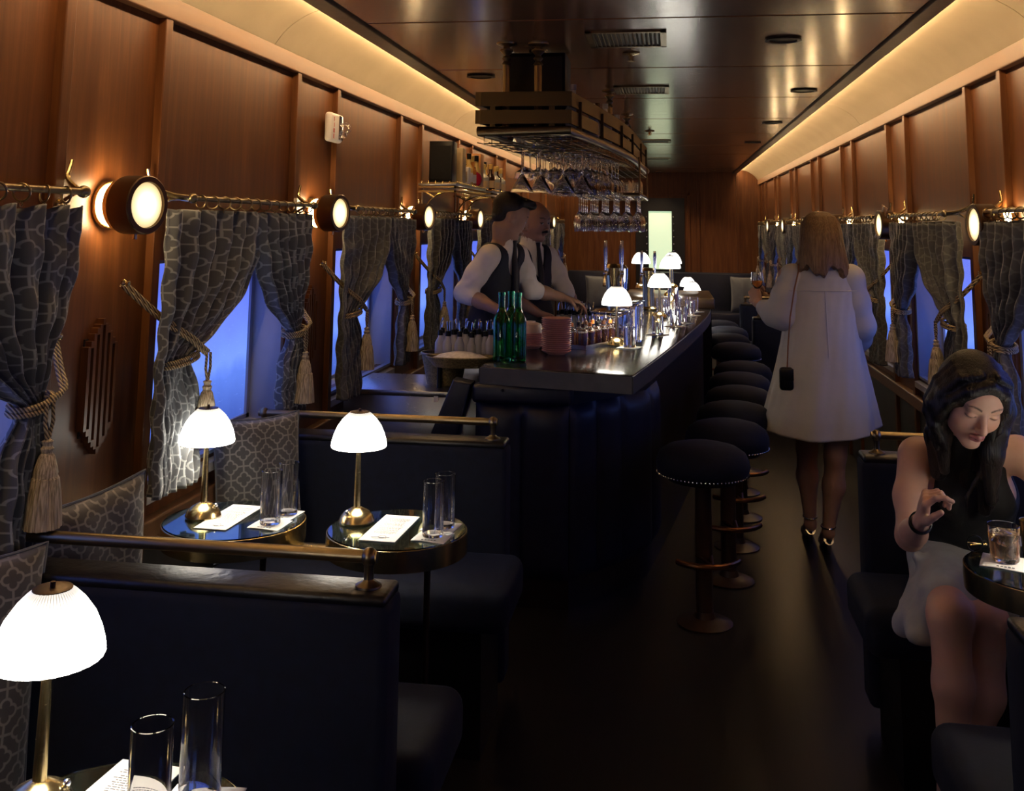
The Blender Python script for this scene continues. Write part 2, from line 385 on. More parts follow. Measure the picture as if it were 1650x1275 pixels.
for side, xin, pils in (('l', XL, LP), ('r', XR, RP)):
    sg = -1 if side == 'l' else 1
    fr = MB()
    x0, x1 = xin - sg * 0.006, xin + sg * 0.08
    fr.bx(min(x0, x1), max(x0, x1), YB, YF, 2.283, 2.355, bev=0.004)
    trim(fr, MWL)
    for (a, c) in pils:                                        # raised pilaster boards with vertical battens
        b = MB()
        for (y0, y1) in ((a, a + 0.045), (c - 0.045, c)):
            b.bx(min(xin, xin + sg * 0.06), max(xin, xin + sg * 0.06), y0, y1, -0.0, 2.29, bev=0.003)
        trim(b)
    # wainscot below the sills
    b = MB(); b.bx(min(xin + sg * 0.02, xin + sg * 0.06), max(xin + sg * 0.02, xin + sg * 0.06), YB, YF, 0.0, 0.70)
    trim(b, MWAIN)
    b = MB(); b.bx(min(xin - sg * 0.012, xin + sg * 0.05), max(xin - sg * 0.012, xin + sg * 0.05), YB, YF, 0.70, 0.765, bev=0.006); trim(b, MWL)
    # cove
    xc = XL + 0.245 if side == 'l' else XR - 0.30
    cv = MB()
    pts = [(xin + sg * 0.05, 2.352), (xin - sg * 0.005, 2.352), (xin - sg * 0.05, 2.41), (xin - sg * 0.11, 2.455), (xin - sg * 0.18, 2.487), (xc - sg * 0.0, 2.503), (xc - sg * 0.10, 2.508), (xc - sg * 0.10, 2.60), (xin + sg * 0.05, 2.60)]
    # smooth the curve
    cur = pts[1:7]; fine = []
    for i in range(len(cur) - 1):
        p0 = cur[max(i - 1, 0)]; p1 = cur[i]; p2 = cur[i + 1]; p3 = cur[min(i + 2, len(cur) - 1)]
        for k in range(5):
            t = k / 5
            fine.append(tuple(0.5 * (2 * p1[q] + (p2[q] - p0[q]) * t + (2 * p0[q] - 5 * p1[q] + 4 * p2[q] - p3[q]) * t * t + (3 * p1[q] - p0[q] - 3 * p2[q] + p3[q]) * t ** 3) for q in (0, 1)))
    fine.append(cur[-1])
    poly = [pts[0]] + fine + pts[7:]
    y = YB; k = 0
    seams = [YB, 0.35, 3.80, 7.2, 10.6, YF]
    for s0, s1 in zip(seams, seams[1:]):
        cv.prism(poly, s0, s1 - 0.006, axis='y')
    o = struct(cv.build('ceiling_cove_' + ('left' if side == 'l' else 'right'), MCOVE, auto=50))
    o.name = 'trim_%d' % (trim_n[0] + 1); trim_n[0] += 1
# flat ceiling panels with seams across the car
cl = MB(); CX0, CX1 = -1.215, 0.925
ys = [3.945 - 1.265 * 5 + 1.265 * k for k in range(-1, 16)]
for a, c in zip(ys, ys[1:]):
    a2, c2 = max(a, YB), min(c, YF)
    if c2 - a2 > 0.05: cl.bx(CX0, CX1, a2 + 0.009, c2 - 0.009, CZ, CZ + 0.03, bev=0.0035, seg=1)
struct(cl.build('ceiling', MCEIL, smooth=False))
trim(MB().bx(-1.24, 0.95, YB, YF, CZ + 0.016, CZ + 0.06), MBLACK)
for (a, c) in ((-1.305, -1.222), (0.932, 1.0)):
    trim(MB().bx(a, c, YB, YF, CZ - 0.012, CZ + 0.022, bev=0.004), MCEILTRIM)
# led strips lying on the ceiling edge, facing the cove
for sg, x in ((-1, -1.308), (1, 1.003)):
    n = 56; L = (YF - YB) / n
    root = thing('led_strip', 'warm LED strip running along the %s ceiling edge behind the dark trim' % ('left' if sg < 0 else 'right'), 'light strip', (x, (YB + YF) / 2, CZ))
    b = MB()
    for k in range(n):
        y0 = YB + k * L - (YB + YF) / 2
        b.bx(-0.004, 0.004, y0, y0 + L - 0.002, 0.004, 0.018)
    b.build('strip', MSTRIP, root, smooth=False)
# end walls
b = MB(); b.bx(-1.9, -0.50, YF, YF + 0.1, 0, 2.7); b.bx(0.22, 1.7, YF, YF + 0.1, 0, 2.7); b.bx(-0.50, 0.22, YF, YF + 0.1, 2.08, 2.7)
struct(b.build('wall_far', MW, smooth=False))
b = MB()
for x in (-1.1, -0.56, 0.28, 0.42, 1.0): b.bx(x - 0.02, x + 0.02, YF - 0.018, YF + 0.01, 0, 2.5, bev=0.003)
b.bx(-0.58, 0.30, YF - 0.018, YF + 0.01, 2.12, 2.16); trim(b)
struct(MB().bx(-1.9, 1.7, YB - 0.1, YB, 0, 2.7).build('wall_back', MW, smooth=False))
# far door with lit pane
d = bpy.data.objects.new('door_1', None); COL.objects.link(d); d.location = (-0.14, YF - 0.02, 0); struct(d)
b = MB(); b.bx(-0.36, -0.17, 0, 0.05, 0, 2.08); b.bx(0.17, 0.36, 0, 0.05, 0, 2.08); b.bx(-0.17, 0.17, 0, 0.05, 1.885, 2.08); b.bx(-0.17, 0.17, 0, 0.05, 0, 1.03)
b.build('door_leaf', MIRON, d, smooth=False)
b = MB()
for z in [1.1 + 0.1 * k for k in range(8)]:
    for x in (-0.2, 0.2): b.sph((x, -0.004, z), 0.012, 8)
b.build('rivets', MCHROME, d)
MB().bx(-0.17, 0.17, 0.02, 0.035, 1.03, 1.885).build('door_glass', MDOORG, d, smooth=False)
MB().tube([(-0.27, 0, 0.95), (-0.27, -0.06, 0.95), (-0.27, -0.06, 1.15), (-0.27, 0, 1.15)], 0.01).build('door_handle', MBRASS, d)

# windows
wn = 0
for sg, xin, pils in ((-1, XL, LP), (1, XR, RP)):
    for (p, q) in zip(pils, pils[1:]):
        y0, y1 = p[1], q[0]
        if y1 < 0.0 or y0 > YF: continue
        wn += 1
        W = bpy.data.objects.new('window_%d' % wn, None); COL.objects.link(W); struct(W); W.location = (xin, (y0 + y1) / 2, WZ0)
        h = (y1 - y0) / 2; H = WZ1 - WZ0; f = sg
        b = MB()
        def X(a, c, *r): b.bx(min(a * f, c * f), max(a * f, c * f), *r)
        X(0.045, 0.17, -h, -h + 0.012, 0, H); X(0.045, 0.17, h - 0.012, h, 0, H); X(0.045, 0.17, -h, h, H - 0.012, H)
        b.build('window_reveal', MREV, W, smooth=False)
        b = MB()
        for (a, c) in ((-h, -h + 0.03), (h - 0.03, h)): X(0.02, 0.05, a - 0.0, c, 0, H)
        X(0.02, 0.05, -h, h, 0, 0.012)
        X(0.150, 0.165, -h + 0.012, -h + 0.04, 0, H); X(0.150, 0.165, h - 0.04, h - 0.012, 0, H); X(0.150, 0.165, -h, h, 0, 0.025)
        b.build('window_frame', MREV, W, smooth=False)
        b = MB(); vs_ = [(0.0, -0.02), (0.17, 0.012), (0.17, -0.05), (0.0, -0.05)]
        b.prism([(a * f, c) for a, c in vs_], -h, h, axis='y'); b.build('window_sill', MSILL, W, smooth=False)
        b = MB(); b.grid(lambda u, v: Vector((0.160 * f, -h + u * 2 * h, v * H)), 1, 1, lambda u, v: (u * 1.7, v))
        o = b.build('window_glass', MSCR, W, smooth=False, recalc=False)
        for pl in o.data.polygons: pass
        if (o.data.polygons[0].normal.x > 0) == (f > 0): o.data.flip_normals()

# ceiling fittings
def vent(x, y, label, wx=0.34, wy=0.37):
    t = thing('ceiling_vent', label, 'air vent', (x, y, CZ))
    b = MB(); w2, l2 = wx / 2, wy / 2
    b.bx(-w2, w2, -l2, -l2 + 0.025, -0.008, 0); b.bx(-w2, w2, l2 - 0.025, l2, -0.008, 0); b.bx(-w2, -w2 + 0.025, -l2, l2, -0.008, 0); b.bx(w2 - 0.025, w2, -l2, l2, -0.008, 0)
    b.build('frame', MBRASSD, t, smooth=False)
    b = MB(); n = 16
    for k in range(n):
        xx = -w2 + 0.03 + (wx - 0.06) * k / (n - 1); b.box((xx, 0, -0.004), (0.012, wy - 0.05, 0.002), (0, 0.6, 0))
    b.build('slats', plain('vent_slat', (0.22, 0.25, 0.20), 0.4, 0.7), t, smooth=False)
    MB().bx(-w2 + .02, w2 - .02, -l2 + .02, l2 - .02, -0.0015, 0).build('backing', MIRON, t, smooth=False)
vent(-0.175, 4.38, 'louvred air vent nearest the camera on the wooden ceiling')
vent(-0.155, 6.05, 'louvred air vent second from the camera on the wooden ceiling', 0.32, 0.33)
vent(-0.13, 9.75, 'louvred air vent third from the camera, small in the photo', 0.30, 0.3)
vent(-0.13, 12.3, 'louvred air vent farthest along the wooden ceiling', 0.30, 0.3)
dl0 = None
for (x, y, lab) in ((0.493, 4.454, 'black recessed downlight on the ceiling nearest the camera, right side'), (0.79, 6.141, 'black recessed downlight second from the camera, right side of the ceiling'), (0.79, 8.03, 'black recessed downlight third from the camera near the right cove'), (0.79, 9.9, 'black recessed downlight farthest along the right ceiling edge'), (-1.012, 5.42, 'black recessed downlight near the left cove above the bar')):
    if dl0 is None:
        dl0 = t = thing('downlight', lab, 'ceiling light', (x, y, CZ))
        MB().lathe([(0.075, -0.0), (0.078, -0.008), (0.06, -0.01), (0.055, -0.001)], 28, caps=False).build('bezel', MIRON, t)
        MB().lathe([(0.055, -0.004), (0, -0.004)], 28, caps=False).build('lens', MBLACK, t)
    else: dup(dl0, (x, y, CZ), label=lab)
for (x, y, lab) in ((-0.14, 15.05, 'small lit downlight above the far door'), (-0.95, 14.7, 'small lit downlight at the far end, left'), (0.62, 14.7, 'small lit downlight at the far end, right')):
    t = thing('downlight', lab, 'ceiling light', (x, y, CZ))
    MB().lathe([(0.06, 0), (0.062, -0.006), (0.048, -0.008), (0.045, -0.001)], 24, caps=False).build('bezel', MBRASS, t)
    MB().lathe([(0.045, -0.003), (0, -0.003)], 24, caps=False).build('lens', emis('downlight_lens', (1, 0.75, 0.45), 6.0), t)
    ld = bpy.data.lights.new('lamp', 'SPOT'); ld.energy = DOWN_W; ld.color = (1, 0.72, 0.42); ld.spot_size = 1.9; ld.spot_blend = 0.8; ld.shadow_soft_size = 0.04
    lo = bpy.data.objects.new('lamp', ld); COL.objects.link(lo); lo.parent = t; lo.location = (0, 0, -0.02)
sp0 = None
for (x, y, lab) in ((-0.171, 4.746, 'small sprinkler head on the ceiling behind the nearest vent'), (-0.16, 8.7, 'small sprinkler head hanging far along the ceiling')):
    if sp0 is None:
        sp0 = t = thing('sprinkler', lab, 'sprinkler', (x, y, CZ))
        MB().lathe([(0.04, 0), (0.042, -0.006), (0.02, -0.012), (0.008, -0.014), (0.008, -0.035), (0.0, -0.035)], 20, caps=False).build('rosette', MBRASS, t)
        MB().lathe([(0.02, -0.04), (0.02, -0.042)], 16).build('deflector', MBRASS, t)
        MB().tube([(-0.012, 0, -0.015), (-0.014, 0, -0.03), (0, 0, -0.041), (0.014, 0, -0.03), (0.012, 0, -0.015)], 0.002, 6).build('yoke', MBRASS, t)
    else: dup(sp0, (x, y, CZ), label=lab)

t = thing('hanging_card', 'tan card with a bright white edge hung on the third right curtain rod', 'card', (XR - 0.10, 6.05, 1.735))
MB().prism([(-0.10, 0.03), (0.05, 0.055), (0.06, -0.05), (-0.02, -0.02)], -0.002, 0.002, axis='x').build('card', plain('tan_leather', (0.40, 0.22, 0.09), 0.5), t, smooth=False); MB().cyl((-0.004, -0.02, 0.045), (-0.03, 0.12, -0.13), 0.005).build('edge', MWHITE, t)
# fire alarm on the second left pilaster
t = thing('fire_alarm', 'white fire alarm unit with red FIRE lettering and clear strobe on wood wall', 'fire alarm', (XL + 0.0, 4.53, 2.09))
o = MB().box((0.012, 0, 0), (0.035, 0.17, 0.135 + 0.0), bev=0.015, seg=4).build('housing', MWHITE, t)
def text(s, size, m, parent, loc, rot, name='lettering', ext=0.0008, align='CENTER'):
    c = bpy.data.curves.new(name, 'FONT'); c.body = s; c.size = size; c.align_x = align; c.align_y = 'CENTER'; c.extrude = ext
    o = bpy.data.objects.new(name + '_tmp', c)
    COL.objects.link(o); dg = bpy.context.evaluated_depsgraph_get(); me = bpy.data.meshes.new_from_object(o.evaluated_get(dg))
    bpy.data.objects.remove(o); me.materials.clear(); me.materials.append(m)
    q = bpy.data.objects.new(name, me); COL.objects.link(q); q.parent = parent; q.location = loc; q.rotation_euler = rot; return q
for k, ch in enumerate('FIRE'):
    text(ch, 0.03, MRED, t, (0.0302, -0.045, 0.035 - k * 0.026), (PI / 2, 0, PI / 2), 'letter')
MB().bx(0.028, 0.034, 0.02, 0.075, -0.055, 0.06, bev=0.003).build('reflector', MCHROME, t)
MB().torus((0.05, 0.05, 0.0), 0.022, 0.007, (PI / 2, 0, 0)).sph((0.045, 0.048, -0.03), 0.016).build('strobe', MGL, t)

# carved slotted grilles on the pilasters
def grille(sg, xin, yc, zc, lab):
    t = thing('wall_grille', lab, 'wall grille', (xin + sg * 0.026, yc, zc)); f = -sg
    hw = [(-3, 0.10), (-2, 0.135), (-1, 0.155), (0, 0.178), (1, 0.155), (2, 0.135), (3, 0.10)]
    b = MB()
    # outline stepping in towards the points, bars between five slots
    for i, k in enumerate(range(-5, 6)):
        y = k * 0.0135
        hh = 0.178 - abs(k) * 0.0115 - (0.01 if abs(k) > 3 else 0)
        if k % 2 == 0 and abs(k) <= 4:
            for s_ in (1, -1):
                zz = s_ * (hh - 0.006); b.bx(min(0, f * 0.022), max(0, f * 0.022), y - 0.0068, y + 0.0068, zz - 0.009, zz + 0.009)
        else: b.bx(min(0, f * 0.022), max(0, f * 0.022), y - 0.0068, y + 0.0068, -hh, hh)
    b.build('carved_frame', MW, t, smooth=False)
    MB().bx(min(0, f * 0.004), max(0, f * 0.004), -0.065, 0.065, -0.13, 0.13).build('backing', MIRON, t, smooth=False)
for k, (a, c) in enumerate(LP):
    if 2.0 < a < 9: grille(-1, XL, (a + c) / 2, 1.2, 'carved wooden slotted grille on the %s left pilaster from the camera' % ORD[k - 2])
for k, (a, c) in enumerate(RP):
    if 4.0 < a < 9: grille(1, XR, (a + c) / 2, 1.2, 'carved wooden slotted grille on the %s right pilaster from the camera' % ORD[k - 2])
# ------------------------------------------------------------------ wall sconces
def sconce(label, loc, rz):
    t = thing('wall_sconce', label, 'wall light', loc, rz)     # local +X points into the room
    MB().lathe([(0.0, -0.02), (0.066, -0.02), (0.066, 0.004), (0.05, 0.008), (0.0, 0.008)], 32, rot=(0, PI / 2, 0)).build('back_plate', MBRASS, t)
    MB().lathe([(0.062, 0.008), (0.062, 0.030), (0.0, 0.030)], 32, rot=(0, PI / 2, 0), caps=False).build('back_glow_ring', MSCB, t)
    MB().lathe([(0.066, 0.030), (0.074, 0.036), (0.074, 0.052), (0.070, 0.055), (0.0, 0.055)], 36, rot=(0, PI / 2, 0), caps=False).build('brass_ring', MBRASS, t)
    MB().lathe([(0.072, 0.055), (0.081, 0.057), (0.081, 0.127), (0.078, 0.130), (0.064, 0.130), (0.062, 0.122), (0.062, 0.06), (0.072, 0.055)], 40, rot=(0, PI / 2, 0), caps=False).build('drum', MBRONZE, t); dr_ = COL.objects[-1]
    MB().lathe([(0.0, 0.127), (0.030, 0.1265), (0.050, 0.125), (0.0625, 0.122)], 36, rot=(0, PI / 2, 0), caps=False).build('glass', MSCG, dr_)
    MB().cyl((0.09, 0, -0.08), (0.09, 0, -0.095), 0.006).build('thumb_screw', MBRASS, dr_)
    return t
for k in range(2, 9):
    y = (LP[k][0] + LP[k][1]) / 2 - 0.01
    s_ = sconce('round brass drum sconce glowing on the left wall, %s from the camera' % ORD[k - 2], (XL + 0.045 - 0.045, y, 1.695), math.radians(-14 if k < 5 else -10))
for k in range(3, 9):
    y = (RP[k][0] + RP[k][1]) / 2 - 0.10
    s_ = sconce('round brass drum sconce glowing on the right wall, %s from the camera' % ORD[k - 3], (XR, y - 0.16, 1.672) if k == 3 else (XR, y, 1.675), PI + math.radians(5))

# ------------------------------------------------------------------ curtain rods
def rod(sg, xin, y0, y1, label, z=1.722):
    X = xin - sg * 0.10
    t = thing('curtain_rod', label, 'curtain rod', (X, y0, z)); L = y1 - y0
    MB().cyl((0, 0, 0), (0, L, 0), 0.0085, n=12).build('rod', MBRASSD, t)
    for yy in (0, L):
        MB().sph((0, yy, 0), 0.016, 14, (1, 1.3, 1)).build('finial', MBRASSD, t)
        b = MB()
        dy = -0.10 if yy == 0 else 0.10
        pts = []
        for k in range(13):                                   # swept horn bracket rising against the wall
            u = k / 12; pts.append((sg * 0.10 * min(1, u * 1.4), yy + (dy) * (u ** 0.7), 0.085 * u ** 2.2))
        b.tube(pts, 0.008, 8, rr=[0.011 - 0.006 * k / 12 for k in range(13)])
        b.tube([(0, yy, 0), (sg * 0.05, yy + dy * 0.4, -0.004), (sg * 0.10, yy + dy * 0.5, -0.03)], 0.005, 6)
        b.lathe([(0.014, 0), (0.014, 0.006), (0, 0.008)], 12, (sg * 0.10, yy + dy * 0.5, -0.03), (0, -sg * PI / 2, 0))
        b.build('bracket', MBRASS, t)
    nr = 12
    for k in range(nr):
        u = (k + 0.4) / nr; yy = L * (0.02 + 0.96 * u)
        b = MB(); b.torus((0, yy, -0.010), 0.020, 0.0028, (PI / 2 + random.uniform(-.2, .2), 0, random.uniform(-.5, .5)), 18, 6)
        b.torus((0, yy, -0.037), 0.006, 0.0016, (0, PI / 2, 0), 10, 5)
        b.build('ring', MBRASSD, t)
    return t
# ------------------------------------------------------------------ curtains
def sstep(x): x = max(0, min(1, x)); return x * x * (3 - 2 * x)
def curtain(sg, xin, yo, yi, yt, zt, zb, label, seed=0, wt=0.075, wb=0.17, zt0=1.682, bulge=2.0, nf=6, straight=False):
    """yo: edge on the pilaster side, yi: edge at the window's middle, (yt, zt): where the cord gathers it"""
    rnd = random.Random(seed); X = xin - sg * 0.088; dr = 1 if yi > yo else -1
    ph = [rnd.uniform(0, 6.28) for _ in range(5)]
    H = zt0 - zb; wide = abs(yi - yo) * 1.05
    def fn(u, v):
        z = zt0 - v * H
        if z > zt:
            s = (zt0 - z) / (zt0 - zt)
            ya = yo + (yt - dr * wt / 2 - yo) * sstep(s) ** 2.2 * 1.0
            yb_ = yt + dr * wt / 2 + (yi - yt - dr * wt / 2) * (1 - s ** bulge)
            if straight: ya = yo; yb_ = yo + wt + (yi - yo - wt) * (1 - s ** bulge)
            amp = 0.036 * (1 - s) + 0.020 * s + 0.012 * math.sin(s * PI)
        else:
            s = (zt - z) / (zt - zb)
            k = sstep(s * 2.2)
            ya = yt - dr * (wt / 2 + (wb * 0.45 - wt / 2) * k); yb_ = yt + dr * (wt / 2 + (wb * 0.55 - wt / 2) * k)
            if straight: ya = yo + 0.01 * k; yb_ = yo + wt + (wb - wt) * k
            amp = 0.022 + 0.012 * k
        uu = u + 0.012 * math.sin(u * 11 + ph[0])
        y = ya + (yb_ - ya) * uu
        # the swag drops lower towards the inner edge near the cord
        dz = 0.0
        if z > zt:
            s = (zt0 - z) / (zt0 - zt); dz = -0.05 * u * math.sin(min(1, s) * PI) ** 1
        a = math.sin(2 * PI * nf * u + ph[1] + 0.5 * math.sin(v * 5 + ph[2])) + 0.35 * math.sin(2 * PI * nf * 2.1 * u + ph[3] + v * 2)
        edge = min(1, min(u, 1 - u) * 12 + 0.3)
        x = X - sg * amp * a * edge * 0.75 - sg * 0.004 * math.sin(v * 40 + u * 9) * (1 if z < zt0 - 0.05 else 0)
        if v < 0.03: dz += 0.006 * math.cos(2 * PI * nf * u)
        if sg * (x - (xin - sg * 0.018)) > 0: x = xin - sg * 0.018
        return Vector((x, y, z + dz))
    t_ = MB().grid(fn, 120, 70, lambda u, v: (u * wide * 1.0 + seed * 0.13, v * H))
    o = t_.build('curtain', MCUR if (sg < 0 and seed < 12) else MCUR2, None, auto=180, recalc=False)
    md = o.modifiers.new('thick', 'SOLIDIFY'); md.thickness = 0.003
    tag(o, label, 'curtain')
    return o
def tassel_tie(sg, xin, yt, zt, yh, zh, label, drop=0.09, scale=1.0, lc=0.0, lh=0.055):
    """cord from a wall hook round the gathered curtain with a hanging tassel"""
    X = xin - sg * 0.088; Xf = X - sg * 0.050
    t = thing('tieback_cord', label, 'curtain tieback', (Xf, yt, zt))
    b = MB()
    def P(x, y, z): return (x - Xf, y - yt, z - zt)
    hook = (xin - sg * 0.015, yh, zh)
    for off in (-0.007, 0.007):
        pts = []
        for k in range(11):
            u = k / 10
            pts.append(P(hook[0] + (X - sg * (0.045) - hook[0]) * min(1, u * 1.5), hook[1] + (yt - hook[1]) * u + off, hook[2] + (zt - hook[2]) * u - 0.025 * math.sin(u * PI) + off * 0.6))
        b.tube(pts, 0.006, 8)
    dr = 1 if yt > yh else -1
    b.tube([P(X - sg * 0.042 * math.cos(a), yt + lc + lh * math.sin(a), zt + 0.012 * math.sin(a)) for a in [2 * PI * k / 20 for k in range(20)]], 0.0065, 8, True)
    b.tube([P(X - sg * 0.043 * math.cos(a), yt + lc + (lh + 0.001) * math.sin(a), zt - 0.014 + 0.01 * math.sin(a)) for a in [2 * PI * k / 20 for k in range(20)]], 0.0065, 8, True)
    b.build('rope', MROPE, t)
    b = MB(); b.lathe([(0.010, 0), (0.012, 0.004), (0.006, 0.010), (0.008, 0.02), (0, 0.022)], 12, P(*hook), (0, -sg * PI / 2, 0)); b.build('hook', MBRASS, t)
    b = MB()
    b.tube([(0, -0.012, 0), (0, -0.016, -drop * 0.5), (0, 0, -drop)], 0.0045, 8); b.tube([(0, 0.012, 0), (0, 0.016, -drop * 0.5), (0, 0, -drop)], 0.0045, 8)
    b.build('tassel_cord', MROPE, t)
    b = MB(); z = -drop
    b.lathe([(0.0, z + 0.012), (0.013, z + 0.004), (0.010, z - 0.006), (0.015, z - 0.012), (0.012, z - 0.022), (0.018, z - 0.030), (0.024, z - 0.052), (0.027, z - 0.066), (0.026, z - 0.074), (0.030, z - 0.078)], 20, caps=False)
    th_ = b.build('tassel_head', MTAS, t)
    b = MB(); b.lathe([(0.024, z - 0.070), (0.029, z - 0.078), (0.034, z - 0.11), (0.038, z - 0.15), (0.040, z - 0.185), (0.030, z - 0.186), (0.0, z - 0.18)], 40, rad=lambda a, zz: 1 + 0.06 * math.sin(a * 14) + 0.03 * math.sin(a * 23), caps=False)
    b.build('tassel_skirt', MTAS, th_)
    if scale != 1: t.scale = (1, 1, 1)
    return t
def window_set(sg, xin, k, y0, y1, near=True, far=True, rods=True, d=None):
    side = 'left' if sg < 0 else 'right'; nth = ORD[k]
    if rods: rod(sg, xin, y0 - 0.01, y1 - 0.03, 'brass curtain rod with rings above the %s %s window from the camera' % (nth, side))
    if near:
        curtain(sg, xin, y0 - 0.155, y0 + 0.58, y0 + 0.03, 1.25, 0.865, 'grey patterned curtain tied back on the near side of the %s %s window' % (nth, side), seed=k * 7 + (sg > 0) * 31 + 1, wt=0.19, wb=0.26, straight=True)
        tassel_tie(sg, xin, y0 + 0.075, 1.25, y0 - 0.24, 1.475, 'gold cord with tassel on the near curtain of the %s %s window' % (nth, side), lc=-0.098, lh=0.098)
    if far:
        curtain(sg, xin, y1 - 0.02, y1 - 0.60, y1 - 0.17, 1.235, 0.89, 'grey patterned curtain tied back on the far side of the %s %s window' % (nth, side), seed=k * 7 + (sg > 0) * 31 + 4, wt=0.085, wb=0.20)
        tassel_tie(sg, xin, y1 - 0.17, 1.235, y1 + 0.02, 1.36, 'gold cord with tassel on the far curtain of the %s %s window' % (nth, side))
LW = [(LP[i][1], LP[i + 1][0]) for i in range(len(LP) - 1)]; RW = [(RP[i][1], RP[i + 1][0]) for i in range(len(RP) - 1)]
vis = 0
for (a, c) in LW:
    if c < 2.0 or a > 14: continue
    window_set(-1, XL, vis, a, c, near=a > 2.5, rods=True, far=True); vis += 1
vis = 0
for (a, c) in RW:
    if c < 4.0 or a > 14: continue
    window_set(1, XR, vis, a, c, near=a > 3.5); vis += 1

# ------------------------------------------------------------------ banquettes
def bench(x0, x1, yb, face, label, seat=True, rail=True, xa=None, depth=0.45):
    """back stands at y=yb (near plane), face=+1 seat towards +y, -1 towards the camera; aisle end at xa"""
    t = thing('banquette', label, 'bench seat', ((x0 + x1) / 2, yb + 0.065, 0)); L = x1 - x0; ox = (x0 + x1) / 2
    MB().bx(-L / 2, L / 2, -0.065, 0.065, 0.08, 0.868, bev=0.022, seg=3).build('backrest', MVEL, t)
    MB().bx(-L / 2 + 0.006, L / 2 - 0.006, -0.058, 0.058, 0.858, 0.883, bev=0.010, seg=3).build('leather_cap', MLEAB, t)
    y0, y1 = (0.06, depth) if face > 0 else (-depth, -0.06)
    sx = 0.07 * (1 if abs(x1) < abs(x0) else -1)
    MB().bx(-L / 2 + (0.0 if sx > 0 else sx * 1.0), L / 2 + (sx if sx > 0 else 0.0), y0, y1, 0.375, 0.52, bev=0.045, seg=5).build('seat', MVEL, t)
    MB().bx(-L / 2 + 0.03, L / 2 - 0.02, y0 + (0 if face > 0 else 0.05), y1 - (0.05 if face > 0 else 0), 0.0, 0.38).build('plinth', MBLACK, t, smooth=False)
    if rail:
        r = MB(); e = 1 if abs(x1) < abs(x0) else -1; xe = e * (L / 2 - 0.06); z = 0.943
        r.cyl((-e * L / 2, 0, z), (xe, 0, z), 0.0135, n=16)
        o = r.build('rail', MBRASSD, t)
        for xx in (xe, -e * (L / 2 - 0.02)):
            b = MB(); b.lathe([(0.028, 0.882), (0.028, 0.887), (0.014, 0.894), (0.0105, 0.898), (0.0105, 0.925), (0.013, 0.929)], 20, (xx, 0, 0)); b.sph((xx, 0, z), 0.019, 16)
            b.cyl((xx - e * 0.006, 0, z), (xx + e * 0.018, 0, z), 0.012)
            b.build('rail_post', MBRASSD, t)
    return t
bench(-1.53, -0.583, 2.16, 1, 'navy velvet banquette with its plain back to the camera, nearest on the left')
bench(-1.53, -0.58, 3.70, -1, 'navy velvet banquette facing the camera behind the two lit round tables')
bench(0.655, 1.28, 2.18, 1, 'navy velvet banquette with its back to the camera at the lower right corner')
bench(0.64, 1.28, 3.74, -1, 'navy velvet banquette the seated woman sits on')
bench(0.70, 1.28, 9.2, 1, 'dark banquette with a slim brass rail beyond the standing woman', depth=0.5)
bench(0.70, 1.28, 10.8, -1, 'navy banquette facing the camera far down the right side', depth=0.5)
# long bench across the far wall
t = thing('banquette', 'long dark leather bench against the far wood wall', 'bench seat', (0.75, 15.2, 0))
MB().bx(-1.1, 0.5, 0.0, 0.16, 0.2, 1.0, bev=0.03).build('backrest', MLEA, t); MB().bx(-1.1, 0.5, -0.5, 0.0, 0.25, 0.47, bev=0.04).build('seat', MLEA, t); MB().bx(-1.08, 0.48, -0.46, 0.1, 0, 0.25).build('plinth', MBLACK, t, smooth=False)

# ------------------------------------------------------------------ cushions
def cushion(label, loc, rot, w=0.42, h=0.42, d=0.13, m=None, puff=1.0):
    def fn(side):
        def f(u, v):
            a, c = u * 2 - 1, v * 2 - 1
            k = (max(0, 1 - abs(a) ** 2.4) * max(0, 1 - abs(c) ** 2.4)) ** 0.45
            pin = 1 - 0.07 * (1 - abs(a) ** 2) * abs(c) ** 3; pin2 = 1 - 0.07 * (1 - abs(c) ** 2) * abs(a) ** 3
            return Vector((a * w / 2 * pin2, side * d / 2 * k + 0.006 * math.sin(a * 7) * k, (c * pin + 1) * h / 2))
        return f
    b = MB(); b.grid(fn(-1), 24, 24, lambda u, v: (u * w, v * h)); b.grid(fn(1), 24, 24, lambda u, v: (u * w, v * h))
    bmesh.ops.remove_doubles(b.bm, verts=b.bm.verts, dist=0.0005)
    root = thing('cushion', label, 'cushion', loc); root.rotation_euler = rot
    b.build('cover', m or MPIL, root, auto=180)
    b = MB(); pts = []
    for k in range(80):
        q = k / 20; s_ = int(q); fq = q - s_
        a, c = [(-1 + 2 * fq, -1), (1, -1 + 2 * fq), (1 - 2 * fq, 1), (-1, 1 - 2 * fq)][s_]
        pin = 1 - 0.07 * (1 - abs(a) ** 2) * abs(c) ** 3; pin2 = 1 - 0.07 * (1 - abs(c) ** 2) * abs(a) ** 3
        pts.append((a * w / 2 * pin2, 0, (c * pin + 1) * h / 2))
    b.tube(pts, 0.004, 6, True); b.build('piping', MCURL, root)
    return root
cushion('grey trellis patterned cushion leaning behind the first lamp table by the window', (-1.395, 3.49, 0.523), (math.radians(-10), 0, math.radians(45)), 0.32, 0.46, 0.13)
cushion('grey trellis patterned cushion slumped in the corner below the first curtain', (-1.455, 2.49, 0.523), (math.radians(6), math.radians(-6), math.radians(68)), 0.36, 0.47, 0.14)
cushion('patterned cushion at the left edge beside the nearest lamp', (-1.43, 1.98, 0.40), (math.radians(-6), math.radians(4), math.radians(58)), 0.34, 0.56, 0.12)
cushion('pale grey cushion standing on the far bench by the right windows', (1.05, 14.9, 0.475), (math.radians(-12), 0, 0), 0.42, 0.5, 0.14, MCURL)
